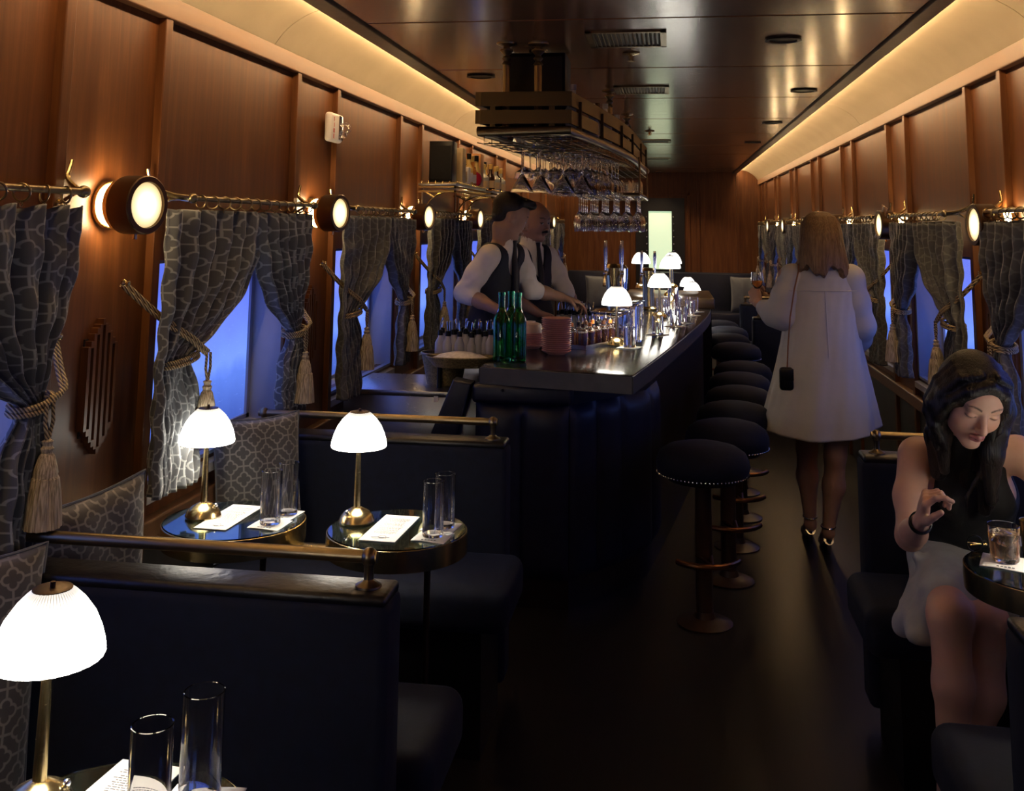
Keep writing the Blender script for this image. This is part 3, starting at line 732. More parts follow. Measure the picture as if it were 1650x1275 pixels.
cushion('pale grey cushion on the far side of the bar near the last curtain', (-0.95, 14.9, 0.475), (math.radians(-12), 0, 0.2), 0.5, 0.48, 0.14, MCURL)
bench(-1.50, -0.55, 0.55, 1, 'navy banquette beside the camera, below the picture', rail=False, depth=0.45) if False else None
t = thing('banquette', 'long dark leather bench against the far wall left of the door', 'bench seat', (-1.0, 15.2, 0))
MB().bx(-0.5, 0.4, 0.0, 0.16, 0.2, 1.0, bev=0.03).build('backrest', MLEA, t); MB().bx(-0.5, 0.4, -0.5, 0.0, 0.25, 0.47, bev=0.04).build('seat', MLEA, t)

# ------------------------------------------------------------------ round tables
def rtable(label, x, y, r=0.205, z=0.75, mtop=None, gl=True):
    t = thing('cocktail_table', label, 'table', (x, y, 0))
    MB().lathe([(0, z - 0.014), (r - 0.004, z - 0.014), (r - 0.004, z - 0.006), (0, z - 0.006)], 64).build('table_top', MSTONE, t)
    MB().lathe([(r - 0.004, z - 0.060), (r, z - 0.060), (r + 0.001, z - 0.030), (r, z - 0.004), (r - 0.003, z - 0.003), (r - 0.004, z - 0.014), (r - 0.006, z - 0.055), (r - 0.004, z - 0.060)], 64, caps=False).build('brass_rim', MBRASS, t)
    MB().lathe([(0, z - 0.0055), (r - 0.005, z - 0.0055), (r - 0.004, z - 0.003), (r - 0.005, z), (0, z)], 64).build('glass_top', MTOPGL, t)
    MB().lathe([(0.0, 0.0), (0.05, 0.0), (0.05, 0.006), (0.009, 0.012), (0.009, z - 0.05), (0.04, z - 0.03), (0.04, z - 0.0145), (0, z - 0.0145)], 32, (r * 0.45, 0.0, 0)).build('pedestal', MBRONZE, t)
    return t
rtable('round brass rimmed table nearest the wall on the left, before the patterned cushion', -1.267, 2.965, 0.206, 0.79)
rtable('round brass rimmed table in the middle of the left booth', -0.776, 2.962, 0.200, 0.79)
rtable('round dark table at the bottom left corner of the photo', -0.800, 1.475, 0.195, 0.79)
rtable('round brass rimmed table in front of the seated woman', 0.953, 2.925, 0.205, 0.79)
rtable('small round table beyond the bar end, farther of two', 0.18, 10.9, 0.11, 0.83)
rtable('small round table beyond the bar end, nearer of two', 0.205, 9.95, 0.11, 0.83)
# brass ledge linking the booth tables to the wall
t = thing('table_ledge', 'thin brass ledge bar running between the two left booth tables and the wall', 'ledge', (-1.07, 2.96, 0.732))
MB().bx(-0.44, 0.20, -0.02, 0.02, -0.008, 0.0, bev=0.002).build('bar', MBRASS, t)

# ------------------------------------------------------------------ table lamps
def lamp(label, loc, proto=[None]):
    if proto[0] is not None: return dup(proto[0], loc, random.uniform(0, 6), label)
    t = thing('table_lamp', label, 'table lamp', loc)
    MB().lathe([(0, 0), (0.050, 0), (0.052, 0.006), (0.047, 0.018), (0.036, 0.031), (0.018, 0.040), (0.010, 0.044), (0, 0.044)], 40).build('base', MBRASS, t); bs = t.children[0] if False else COL.objects[-1]
    MB().lathe([(0.0105, 0.040), (0.0095, 0.10), (0.0065, 0.215), (0.0065, 0.285), (0, 0.285)], 20).build('pole', MBRASS, t)
    MB().sph((0.038, 0, 0.035), 0.006, 10).build('switch', MCHROME, bs)
    prof = [(0.0795, 0.212), (0.081, 0.216), (0.080, 0.226), (0.074, 0.247), (0.064, 0.270), (0.050, 0.290), (0.036, 0.304), (0.027, 0.311), (0.026, 0.309), (0.035, 0.301), (0.048, 0.287), (0.061, 0.268), (0.071, 0.246), (0.077, 0.226), (0.0775, 0.214), (0.0795, 0.212)]
    MB().lathe(prof, 112, rad=lambda a, z: 1 + 0.006 * math.sin(a * 28), caps=False).build('lamp_shade', MSHADE, t); shd = COL.objects[-1]
    MB().lathe([(0.0, 0.312), (0.020, 0.3125), (0.029, 0.311), (0.029, 0.307), (0.0, 0.306)], 28).lathe([(0.004, 0.311), (0.004, 0.320), (0.0, 0.321)], 10).build('top_cap', MBRONZE, shd)
    MB().lathe([(0.0, 0.284), (0.028, 0.284), (0.028, 0.292), (0, 0.292)], 24).build('led_disc', MBULB, t)
    proto[0] = t; return t
lamp('lit table lamp on the round table nearest the wall, left booth', (-1.365, 2.965, 0.79))
lamp('lit table lamp on the middle round table of the left booth', (-0.908, 3.0, 0.79))
lamp('lit table lamp cut by the left edge of the photo on the nearest table', (-0.925, 1.50, 0.79))
lamp('lit table lamp at the wall end of the seated woman\'s table, right of the photo', (1.078, 2.885, 0.79))
lamp('lit table lamp nearest the camera on the bar', (-0.285, 5.60, 1.02))
lamp('lit table lamp second from the camera on the bar', (-0.075, 7.35, 1.02))
lamp('lit table lamp third from the camera on the bar', (0.00, 8.15, 1.12))
lamp('lit table lamp fourth from the camera at the bar end', (0.02, 9.2, 1.12))
lamp('lit table lamp peeping out left of the second beer tap on the bar', (-0.25, 9.1, 1.12))
lamp('small lit table lamp beyond the bar end, left of its twin', (0.18, 10.9, 0.83))
lamp('small lit table lamp beyond the bar end, right of its twin', (0.205, 9.95, 0.83))
# ------------------------------------------------------------------ glasses, napkins, menus
def tumbler(label, loc, r=0.030, h=0.125, group=None, tilt=0, m=None, base=0.012, rt=None, cat='drinking glass'):
    rt = rt or r
    t = MB().lathe([(0, 0), (r * 0.96, 0), (r, 0.003), (rt, h), (rt - 0.0012, h + 0.0008), (rt - 0.0024, h), (r - 0.0026, base), (0, base)], 36, caps=False).build('drinking_glass', m or MGL)
    t.location = loc; return tag(t, label, cat, group)
def cp(o, loc, label, rz=0, group=None):
    c = o.copy(); COL.objects.link(c); c.location = loc; c.rotation_euler = (o.rotation_euler[0], o.rotation_euler[1], rz); c['label'] = label
    if group: c['group'] = group
    return c
def napkin(label, loc, rz, s=0.10):
    t = thing('napkin', label, 'napkin', loc, rz)
    MB().grid(lambda u, v: Vector(((u - .5) * s, (v - .5) * s, 0.0015 + 0.0012 * math.sin(u * 5 + v * 3))), 10, 10).build('paper', MPAPER, t)
    bpy.context.view_layer.update()
    p = t.children[0]; m = p.modifiers.new('t', 'SOLIDIFY'); m.thickness = 0.0015
    b = MB()
    for k in range(5): b.bx(-0.02 + k * 0.009, -0.014 + k * 0.009, -s * 0.42, -s * 0.36, 0.0030, 0.0034)
    b.build('print', MINK, t, smooth=False)
    return t
def menu(label, loc, rz, wd=0.098, ln=0.20):
    t = thing('menu', label, 'menu', loc, rz)
    MB().bx(-wd / 2, wd / 2, -ln / 2, ln / 2, 0.0005, 0.0025).build('card', MPAPER, t, smooth=False)
    b = MB(); rnd = random.Random(5)
    z0, z1 = 0.0026, 0.0029
    y = ln * 0.36
    while y > -ln * 0.24:                                     # rows of small print
        x = -wd * rnd.uniform(0.25, 0.34); e = -x
        while x < e:
            wl = rnd.uniform(0.003, 0.009); b.bx(x, min(x + wl, e), y, y + 0.0018, z0, z1); x += wl + 0.0018
        y -= 0.0062 if rnd.random() < 0.7 else 0.010
    b.build('small_print', MINK, t, smooth=False)
    b = MB()                                                  # curled emblem near the bottom edge
    b.torus((0.004, -ln * 0.345, z0), 0.011, 0.0006, n=22, m=5); b.tube([(-0.026, -ln * 0.38, z0), (-0.010, -ln * 0.365, z0), (0.004, -ln * 0.375, z0), (0.026, -ln * 0.36, z0)], 0.0009, 5)
    b.tube([(-0.020, -ln * 0.41, z0), (0.020, -ln * 0.40, z0)], 0.0006, 5); b.build('emblem', MINK, t)
    return t
ZT = 0.7902
menu('white menu card on the left booth table nearest the wall', (-1.287, 2.975, ZT), math.radians(-2), 0.098, 0.25)
menu('white menu card on the middle left booth table', (-0.795, 2.955, ZT), math.radians(-2), 0.104, 0.25)
menu('white menu card on the nearest table at the bottom left', (-0.83, 1.545, ZT), math.radians(-4), 0.11, 0.21)
napkin('paper napkin under the front glass on the table nearest the wall', (-1.143, 2.927, ZT), -0.1, 0.095)
napkin('paper napkin under the rear glass on the table nearest the wall', (-1.145, 3.03, ZT), -0.15, 0.095)
napkin('paper napkin under the front glass on the middle left table', (-0.658, 2.90, ZT), -0.12, 0.095)
napkin('paper napkin under the rear glass on the middle left table', (-0.655, 2.995, ZT), -0.15, 0.095)
napkin('paper napkin under the short drink before the seated woman', (0.860, 2.965, ZT), -0.35, 0.12)
napkin('paper napkin at the bottom edge under the tall nearest glass', (-0.70, 1.55, ZT), 0.05, 0.11)
ZN = ZT + 0.0045
g0 = tumbler('empty highball glass in front on the table nearest the wall', (-1.143, 2.927, ZN), 0.0295, 0.145)
cp(g0, (-1.130, 3.03, ZN), 'empty highball glass behind the other on the table nearest the wall')
cp(g0, (-0.658, 2.90, ZN), 'empty highball glass in front on the middle left table')
cp(g0, (-0.645, 2.99, ZN), 'empty highball glass behind the other on the middle left table')
tumbler('tall empty glass on the nearest table at the bottom of the photo', (-0.700, 1.555, ZN), 0.031, 0.155)
tumbler('empty glass in front, cut by the bottom edge of the photo', (-0.740, 1.475, ZT), 0.030, 0.145)
# the seated woman's drink
t = thing('old_fashioned_glass', 'short glass of pale orange drink on a napkin before the seated woman', 'drink', (0.860, 2.975, ZN))
MB().lathe([(0, 0), (0.033, 0), (0.0355, 0.004), (0.040, 0.088), (0.0385, 0.089), (0.0375, 0.088), (0.0335, 0.010), (0, 0.009)], 40, caps=False).build('glass', MGL, t)
MB().lathe([(0, 0.0105), (0.0330, 0.0105), (0.0368, 0.070), (0, 0.070)], 40).build('liquid', MDRINK, t)
MB().box((0.002, 0, 0.058), (0.034, 0.034, 0.034), (0.2, 0.25, 0.4), bev=0.004).build('ice_cube', MGL, t)
tumbler('copper coloured cup at the right edge beside the short drink', (0.962, 3.06, ZT), 0.030, 0.085, m=MBRASS, rt=0.036, cat='cup')
menu('white menu card at the right edge on the seated woman\'s table', (1.0, 2.85, ZT), 0.5)
# eyeglasses lying beyond the drink
t = thing('eyeglasses', 'dark folded eyeglasses lying on the table left of the short drink', 'glasses', (0.835, 3.055, ZT + 0.002), 0.1)
b = MB(); b.torus((-0.028, 0, 0.018), 0.021, 0.0022, (PI / 2, 0, 0), 20, 6).torus((0.028, 0, 0.018), 0.021, 0.0022, (PI / 2, 0, 0), 20, 6).tube([(-0.008, 0, 0.022), (0, 0.002, 0.026), (0.008, 0, 0.022)], 0.002, 6); b.build('frame', MBLACK, t)
MB().tube([(-0.05, 0, 0.02), (-0.045, 0.012, 0.018), (0.03, 0.02, 0.008)], 0.0018, 6).tube([(0.05, 0, 0.02), (0.045, 0.02, 0.016), (-0.03, 0.028, 0.006)], 0.0018, 6).build('temples', MBRASS, t)
# ------------------------------------------------------------------ the bar
def smooth_line(P, n=6):
    out = []
    for i in range(len(P) - 1):
        p0 = P[max(i - 1, 0)]; p1 = P[i]; p2 = P[i + 1]; p3 = P[min(i + 2, len(P) - 1)]
        for k in range(n):
            t = k / n
            out.append(tuple(0.5 * (2 * p1[q] + (p2[q] - p0[q]) * t + (2 * p0[q] - 5 * p1[q] + 4 * p2[q] - p3[q]) * t * t + (3 * p1[q] - p0[q] - 3 * p2[q] + p3[q]) * t ** 3) for q in range(len(p1))))
    out.append(P[-1]); return out
OUT = smooth_line([(-0.165, 4.50), (-0.063, 5.167), (0.088, 6.231), (0.225, 7.299), (0.300, 8.128), (0.335, 9.2)])
INN = smooth_line([(-0.36, 9.2), (-0.40, 8.2), (-0.44, 7.3), (-0.50, 6.4), (-0.62, 5.65), (-0.86, 5.16)])
bar = thing('bar_counter', 'curved bar with polished black stone top and navy leather front', 'bar', (-0.2, 6.5, 0)); BO = Vector((-0.2, 6.5, 0))
def rel(P): return [(p[0] + 0.2, p[1] - 6.5) for p in P]
MB().prism(rel(OUT + INN + [(-0.85, 4.64)]), 0.945, 1.018, bev=0.004).build('counter_top', MSTONE, bar, auto=30)
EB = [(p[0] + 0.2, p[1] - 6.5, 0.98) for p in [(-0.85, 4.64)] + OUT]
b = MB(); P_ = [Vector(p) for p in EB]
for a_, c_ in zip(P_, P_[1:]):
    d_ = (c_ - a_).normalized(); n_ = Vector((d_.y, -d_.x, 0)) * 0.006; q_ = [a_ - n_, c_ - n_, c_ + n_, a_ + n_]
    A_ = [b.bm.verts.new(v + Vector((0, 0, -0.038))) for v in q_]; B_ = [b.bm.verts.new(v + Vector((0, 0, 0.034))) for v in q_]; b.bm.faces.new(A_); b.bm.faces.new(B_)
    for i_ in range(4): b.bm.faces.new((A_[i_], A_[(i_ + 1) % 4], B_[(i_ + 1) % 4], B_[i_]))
b.build('lamplit_edge', plain('lamplit_stone_grey', (0.085, 0.085, 0.08), 0.42, 0.2, 0.1), bar, smooth=False)  # lamplight on the counter's stone edge, painted in as a lighter grey strip
bod = [(p[0] - 0.06, p[1]) for p in OUT]; bod = [(-0.45, 4.66), (-0.24, 4.95)] + [p for p in bod if p[1] > 5.1] 
inn = [(p[0] + 0.03, p[1]) for p in INN]
MB().prism(rel(bod + inn + [(-0.86, 4.66)]), 0.0, 0.945).build('body', plain('dark_wood_bar_front', (0.016, 0.011, 0.009), 0.35, 0, 0.3, 8), bar, auto=30)
# tufted leather: channels on the near end and along the curved side
def channels(P, name, z0=0.12, z1=0.86, wch=0.23, d=0.035):
    b = MB(); segs = []; L = 0
    pts = [Vector((p[0], p[1])) for p in P]; cum = [0]
    for a, c in zip(pts, pts[1:]): cum.append(cum[-1] + (c - a).length)
    tot = cum[-1]; n = max(1, round(tot / wch))
    def at(s):
        s = max(0, min(tot, s))
        for i in range(len(cum) - 1):
            if s <= cum[i + 1] + 1e-9:
                t = (s - cum[i]) / max(1e-9, cum[i + 1] - cum[i]); p = pts[i].lerp(pts[i + 1], t); dr = (pts[i + 1] - pts[i]).normalized(); return p, Vector((dr.y, -dr.x))
        return pts[-1], Vector((0, 0))
    def f(u, v):
        p, nrm = at(u * tot); c = (u * n) % 1.0
        k = abs(math.sin(PI * u * n)) ** 0.4; e = min(1, min(v, 1 - v) * 14)
        dd = d * (0.15 + 0.85 * k) * (e ** 0.5)
        q = p + nrm * dd
        return Vector((q.x - BO.x, q.y - BO.y, z0 + (z1 - z0) * v))
    b.grid(f, n * 12, 24); return b.build(name, MLEA, bar, auto=60)
channels([(-0.87, 4.66), (-0.45, 4.66)], 'tufted_end_panel'); channels([(-0.45, 4.66), (-0.24, 4.95)], 'tufted_corner_panel', wch=0.2)
channels([p for p in bod if 4.94 <= p[1] <= 5.5], 'tufted_side_panel', wch=0.30)
b = MB(); b.bx(-0.88 + 0.2, -0.43 + 0.2, 4.60 - 6.5, 4.70 - 6.5, 0.865, 0.945, bev=0.018, seg=4); b.build('leather_bolster', MLEA, bar)
MB().cyl((-0.74 + .2, 4.598 - 6.5, 0.925), (-0.74 + .2, 4.59 - 6.5, 0.925), 0.006).build('stud', MCHROME, bar)
b = MB(); b.prism([(-1.12 + .2, 0.60), (-0.98 + .2, 0.60), (-0.885 + .2, 0.945), (-0.97 + .2, 0.96)], 4.62 - 6.5, 4.72 - 6.5, axis='y', bev=0.012); b.build('padded_arm', MLEA, bar)
MB().bx(-1.055 + .2, -1.035 + .2, 4.612 - 6.5, 4.618 - 6.5, 0.86, 0.885).build('white_label', MWHITE, bar, smooth=False)
MB().bx(-0.36 + .2, 0.34 + .2, 8.25 - 6.5, 9.25 - 6.5, 1.018, 1.10, bev=0.008).build('raised_end', wood('bar_end_wood', [(0.3, (0.07, 0.04, 0.02)), (0.7, (0.15, 0.09, 0.045))], (0.6, 8, 8), 0.3, 0.4), bar)
MB().bx(-0.36 + .2, 0.35 + .2, 9.15 - 6.5, 9.3 - 6.5, 0.0, 1.02).build('end_panel', MBLACK, bar, smooth=False)
# service station between wall and bar
ss = thing('service_station', 'low steel service cabinet lit blue by the window, left of the bar end', 'cabinet', (-1.25, 4.95, 0))
MB().bx(-0.27, 0.37, -0.20, 0.30, 0.08, 0.86, bev=0.004).build('cabinet_body', MSTEEL, ss); MB().bx(-0.28, 0.38, -0.21, 0.31, 0.86, 0.885, bev=0.004).build('worktop', MSTEEL, ss)
MB().bx(-0.25, 0.35, -0.16, 0.28, 0.0, 0.08).build('plinth', MBLACK, ss, smooth=False)
WS = thing('back_counter', 'low dark work counter along the inside of the bar', 'counter', (-0.62, 7.2, 0))
MB().bx(-0.10, 0.02, -1.0, 1.6, 0.0, 0.90).build('counter_body', MSTEEL, WS, smooth=False)
WS.location = (-0.58, 8.0, 0)
# stools
def stool(loc, rz, label, proto=[None]):
    if proto[0] is not None: return dup(proto[0], loc, rz, label, 'bar stools')
    t = thing('bar_stool', label, 'bar stool', loc, rz, 'bar stools')
    MB().lathe([(0, 0.600), (0.180, 0.600), (0.193, 0.612), (0.199, 0.635), (0.197, 0.662), (0.183, 0.692), (0.150, 0.714), (0.10, 0.727), (0.05, 0.732), (0, 0.733)], 64).build('seat_cushion', MVEL, t); sc_ = COL.objects[-1]
    MB().lathe([(0.03, 0.575), (0.15, 0.58), (0.165, 0.602), (0.0, 0.604)], 40).build('seat_pan', MIRON, t)
    b = MB()
    for k in range(72):
        a = 2 * PI * k / 72; b.sph((0.1945 * math.cos(a), 0.1945 * math.sin(a), 0.609), 0.0042, 6)
    b.build('nail_trim', MCHROME, sc_)
    MB().lathe([(0.036, 0.02), (0.036, 0.30), (0.034, 0.58)], 24).build('column', MSTOOL, t)
    MB().lathe([(0.0, 0), (0.115, 0), (0.117, 0.006), (0.10, 0.014), (0.045, 0.026), (0.038, 0.05), (0.0, 0.05)], 40).build('base', MSTOOL, t)
    b = MB(); b.tube([(0.15 * math.cos(a), 0.15 * math.sin(a), 0.27) for a in [math.radians(-150 + 12 * k) for k in range(11)]], 0.012, 10)
    b.tube([(0.03, 0, 0.27), (0, -0.15, 0.27)], 0.009, 8).tube([(-0.03, 0, 0.27), (0, -0.15, 0.27)], 0.009, 8); b.build('footrest', metal('copper_footrest', (0.22, 0.10, 0.05), 0.35), t)
    proto[0] = t; return t
MSTOOL = wood('stool_column_wood', [(0.3, (0.022, 0.010, 0.006)), (0.7, (0.05, 0.022, 0.012))], (9, 9, 1), 0.35, 0.3)
SP = [(0.130, 4.62), (0.262, 5.17), (0.330, 5.70), (0.392, 6.26), (0.430, 6.84), (0.49, 7.41), (0.52, 8.60), (0.49, 9.32), (0.52, 9.97), (0.48, 10.6)]
for k, (x, y) in enumerate(SP):
    stool((x, y, 0), 0.2 + 0.15 * math.sin(k * 3), 'round navy velvet bar stool, %s along the bar from the camera' % ORD[k])
# ------------------------------------------------------------------ things on the bar
ZB = 1.0185
def wine_bottle(name, label, loc, m, sc=1.0, group=None, rz=0, cat='bottle', cap=None):
    t = thing(name, label, cat, loc, rz, group)
    MB().lathe([(0, 0.004), (0.030, 0), (0.0365, 0.004), (0.0375, 0.012), (0.0375, 0.165), (0.035, 0.185), (0.026, 0.205), (0.0165, 0.222), (0.0142, 0.240), (0.0142, 0.285), (0.0162, 0.287), (0.0162, 0.300), (0.012, 0.301), (0.011, 0.240), (0.030, 0.19), (0.034, 0.165), (0.034, 0.02), (0, 0.012)], 40, caps=False).build('bottle_glass', m, t)
    if cap: MB().cyl((0, 0, 0.29), (0, 0, 0.306), 0.0165).build('cap', cap, t)
    t.scale = (sc,) * 3; return t
for (x, y, lab) in ((-0.786, 4.83, 'green glass bottle at the left of the three on the bar corner'), (-0.756, 4.925, 'green glass bottle at the back, middle of the three on the bar corner'), (-0.706, 4.82, 'green glass bottle at the right of the three on the bar corner')):
    wine_bottle('wine_bottle', lab, (x, y, ZB), MGREEN, 1.06)
# plates
MB_pl = MB().lathe([(0, 0.0), (0.042, 0.0), (0.046, 0.003), (0.070, 0.0155), (0.0745, 0.019), (0.0735, 0.0205), (0.066, 0.0165), (0.044, 0.006), (0, 0.005)], 40, caps=False)
pl = MB_pl.build('plate', MPINK); pl.location = (-0.562, 5.16, ZB); tag(pl, 'pink plate at the bottom of the tall stack on the bar', 'plate', 'tall stack of pink plates')
for k in range(1, 17):
    c = cp(pl, (-0.562 + random.uniform(-.0015, .0015), 5.16 + random.uniform(-.0015, .0015), ZB + k * 0.0098), 'pink plate in the middle of the tall stack on the bar' if k < 16 else 'pink plate topmost on the tall stack on the bar', 0, 'tall stack of pink plates')
for k in range(8):
    c = cp(pl, (-0.72, 5.38, ZB + k * 0.0087), 'pink plate in the low stack behind the green bottles' if k < 7 else 'pink plate topmost on the low stack behind the green bottles', 0, 'low stack of pink plates')
t = thing('bowl', 'cream bowl upturned on the low stack of pink plates', 'bowl', (-0.72, 5.38, ZB + 0.082))
MB().lathe([(0.068, 0), (0.066, 0.02), (0.052, 0.042), (0.03, 0.050), (0, 0.050), (0, 0.047), (0.05, 0.038), (0.064, 0.0)], 36, caps=False).build('shell', plain('cream_ceramic', (0.55, 0.42, 0.36), 0.4), t); MB().lathe([(0.025, 0.049), (0.024, 0.056), (0.0, 0.055)], 24).build('foot', plain('cream_ceramic_foot', (0.55, 0.42, 0.36), 0.4), t)
# tray of bitters
tr = thing('serving_tray', 'black tray holding the amber bitters bottles on the bar', 'tray', (-0.405, 5.62, ZB), math.radians(-24))
MB().bx(-0.075, 0.075, -0.24, 0.24, 0, 0.008, bev=0.002).build('base', MBLACK, tr)
b = MB()
for (x0, x1, y0, y1) in ((-0.078, -0.072, -0.243, 0.243), (0.072, 0.078, -0.243, 0.243), (-0.078, 0.078, -0.243, -0.237), (-0.078, 0.078, 0.237, 0.243)): b.bx(x0, x1, y0, y1, 0, 0.02)
b.build('rim', MSTEEL, tr, smooth=False)
def bitters(label, loc, mliq, mcap, proto={}):
    key = (mliq.name, mcap.name)
    if key in proto: return dup(proto[key], loc, random.uniform(0, 6), label, 'bitters bottles on the tray')
    t = thing('bitters_bottle', label, 'bottle', loc, 0, 'bitters bottles on the tray')
    MB().lathe([(0, 0), (0.026, 0), (0.028, 0.003), (0.028, 0.072), (0.024, 0.086), (0.010, 0.094), (0.009, 0.115), (0.0075, 0.115), (0.008, 0.094), (0.022, 0.084), (0.0265, 0.072), (0.0265, 0.006), (0, 0.004)], 28, caps=False).build('glass', MGL, t)
    MB().lathe([(0, 0.0045), (0.0262, 0.0045), (0.0262, 0.070), (0, 0.070)], 24).build('liquid', mliq, t)
    MB().lathe([(0.0105, 0.098), (0.0105, 0.118), (0.0, 0.118)], 16).build('cap', mcap, t)
    MB().lathe([(0.0065, 0.118), (0.003, 0.130), (0.002, 0.150), (0, 0.150)], 10).build('dasher', MCHROME, t)
    proto[key] = t; return t
LIQ = [MAMB, plain('dark_amber_liquid', (0.30, 0.09, 0.02), 0.1, Transmission_Weight=0.5), MAMB, plain('brown_liquid', (0.16, 0.05, 0.015), 0.1, Transmission_Weight=0.5)]
CAPS = [plain('orange_cap', (0.7, 0.2, 0.04), 0.4), plain('brown_cap', (0.1, 0.04, 0.02), 0.4), plain('black_cap', (0.02, 0.02, 0.02), 0.4)]
A = math.radians(-24)
k = 0
for j in range(6):
    for i in range(2):
        lx, ly = -0.034 + 0.068 * i, -0.195 + j * 0.078
        wx = -0.405 + lx * math.cos(A) - ly * math.sin(A); wy = 5.62 + lx * math.sin(A) + ly * math.cos(A)
        bitters('amber bitters bottle with dasher top, %s row from the camera, %s of the tray' % (ORD[j], 'left side' if i == 0 else 'right side'), (wx, wy, ZB + 0.0085), LIQ[(j * 2 + i) % 4], CAPS[(j * 2 + i * 1) % 3]); k += 1
# steel bins with reflections of the blue windows
for (x, y, lab, h) in ((-0.245, 6.02, 'polished steel canister behind the first bar lamp', 0.145), (-0.19, 6.75, 'polished steel canister between the first and second bar lamps', 0.145)):
    t = thing('steel_canister', lab, 'canister', (x, y, ZB), -0.2); t.location.x -= 0.09
    MB().bx(-0.085, 0.085, -0.13, 0.13, 0, h, bev=0.02, seg=4).build('body', MCHROME, t); MB().bx(-0.09, 0.09, -0.135, 0.135, h, h + 0.008, bev=0.003).build('rim', MCHROME, t)
# carafe
t = tumbler('tall clear glass water carafe behind the first bar lamp', (-0.19, 5.83, ZB), 0.036, 0.19, cat='carafe'); t.name = 'carafe'
t = tumbler('tall clear glass carafe by the second bar lamp', (0.02, 7.55, ZB), 0.038, 0.2, cat='carafe'); t.name = 'carafe'
gx = [(-0.215, 5.52), (-0.075, 6.20), (0.03, 6.75), (0.075, 6.98), (0.14, 7.62), (0.175, 7.95)]
for k, (x, y) in enumerate(gx):
    napkin('white square napkin under the %s glass along the bar' % ORD[k], (x, y, ZB), -0.3 - 0.1 * k, 0.11)
gb = tumbler('short clear tumbler on a napkin, first along the bar from the camera', (gx[0][0], gx[0][1], ZB + 0.004), 0.034, 0.105, 'tumblers along the bar')
for k, (x, y) in enumerate(gx[1:], 1): cp(gb, (x, y, ZB + 0.004), 'short clear tumbler on a napkin, %s along the bar from the camera' % ORD[k], 0, 'tumblers along the bar')
# small glasses grouped beyond
for k, (x, y) in enumerate(((-0.02, 7.95), (0.045, 8.02), (0.10, 8.1), (-0.07, 7.8), (0.0, 7.72))):
    cp(gb, (x, y, ZB), 'clear tumbler in the cluster before the third bar lamp, %s one' % ORD[k], 0, 'cluster of tumblers')
# pourer bottles
def pourer(name, label, loc, group, m=MFROST, proto={}):
    if name in proto: return dup(proto[name], loc, random.uniform(0, 6), label, group)
    t = thing(name, label, 'bottle', loc, 0, group)
    MB().lathe([(0, 0), (0.026, 0), (0.028, 0.004), (0.026, 0.09), (0.012, 0.118), (0.011, 0.135), (0, 0.135)], 20).build('bottle_glass', m, t)
    MB().lathe([(0.0125, 0.125), (0.0125, 0.148), (0.006, 0.152), (0, 0.152)], 12).build('pourer_cork', MBLACK, t)
    MB().tube([(0, 0, 0.15), (0.001, 0, 0.175), (0.008, 0, 0.198)], 0.0042, 8).build('spout', MCHROME, t)
    proto[name] = t; return t
bk = thing('woven_basket', 'woven brass wire ice basket left of the bar corner', 'basket', (-1.085, 4.97, 0.886))
MB().lathe([(0, 0), (0.085, 0), (0.105, 0.10), (0.115, 0.145), (0.112, 0.15), (0.10, 0.10), (0.082, 0.008), (0, 0.006)], 48, rad=lambda a, z: 1 + 0.008 * math.sin(a * 40), caps=False).build('basket_body', MWICK, bk)
MB().torus((0, 0, 0.148), 0.1135, 0.005).build('rim', MBRASSD, bk)
tag(MB().lathe([(0, 0.03), (0.088, 0.03), (0.092, 0.100), (0.06, 0.120), (0.03, 0.128), (0, 0.125)], 32, (-1.085, 4.97, 0.886), rad=lambda a, z: 1 + 0.05 * math.sin(a * 5 + z * 80) + .03 * math.sin(a * 13)).build('ice', MICE), 'heap of crushed ice in the woven brass basket', 'ice', kind='stuff') if False else None
bk2 = thing('woven_basket', 'shallow oval woven tray of ice and pourer bottles beside the bar corner', 'basket', (-0.985, 4.86, 0.985), 0.05)
MB().lathe([(0, 0), (0.12, 0), (0.16, 0.045), (0.158, 0.05), (0.15, 0.045), (0.115, 0.006), (0, 0.005)], 48, rad=lambda a, z: 1.0 + 0.006 * math.sin(a * 50), caps=False).build('tray_body', MWICK, bk2)
bk2.children[0].scale = (1.05, 0.62, 1.0)
for (x, y) in ((-0.10, 0), (0.10, 0.0)): MB().cyl((x, y, -0.099), (x, y, 0.002), 0.012).build('leg', MBLACK, bk2)
ice = MB().lathe([(0, 0.0), (0.125, 0.0), (0.14, 0.032), (0.10, 0.048), (0.05, 0.060), (0, 0.062)], 40, (0, 0, 0), rad=lambda a, z: 1 + 0.04 * math.sin(a * 5 + z * 80) + .03 * math.sin(a * 13)).build('ice', MICE)
ice.scale = (1.0, 0.58, 1); ice.location = (-0.985, 4.86, 0.992); tag(ice, 'white crushed ice heaped in the shallow woven tray', 'ice', kind='stuff')
rp = random.Random(3)
n = 0
for i in range(10):
    for j in range(2):
        x = -1.12 + 0.030 * i + rp.uniform(-.008, .008); y = 5.0 + 0.07 * j + rp.uniform(-.012, .012)
        x = -1.115 + 0.031 * i; 
        pourer('pourer_bottle', 'bottle with metal pourer spout standing in ice, %s from the left, %s row' % (ORD[i], ('front', 'rear')[j]), (x + rp.uniform(-.006, .006), y, 0.985 + rp.uniform(-.012, .012)), 'pourer bottles in the ice well'); n += 1
iw = thing('ice_well', 'steel trough holding the row of pourer bottles', 'ice well', (-0.975, 5.035, 0.886))
MB().bx(-0.175, 0.175, -0.075, 0.075, 0.0, 0.095, bev=0.006).build('trough', MSTEEL, iw)
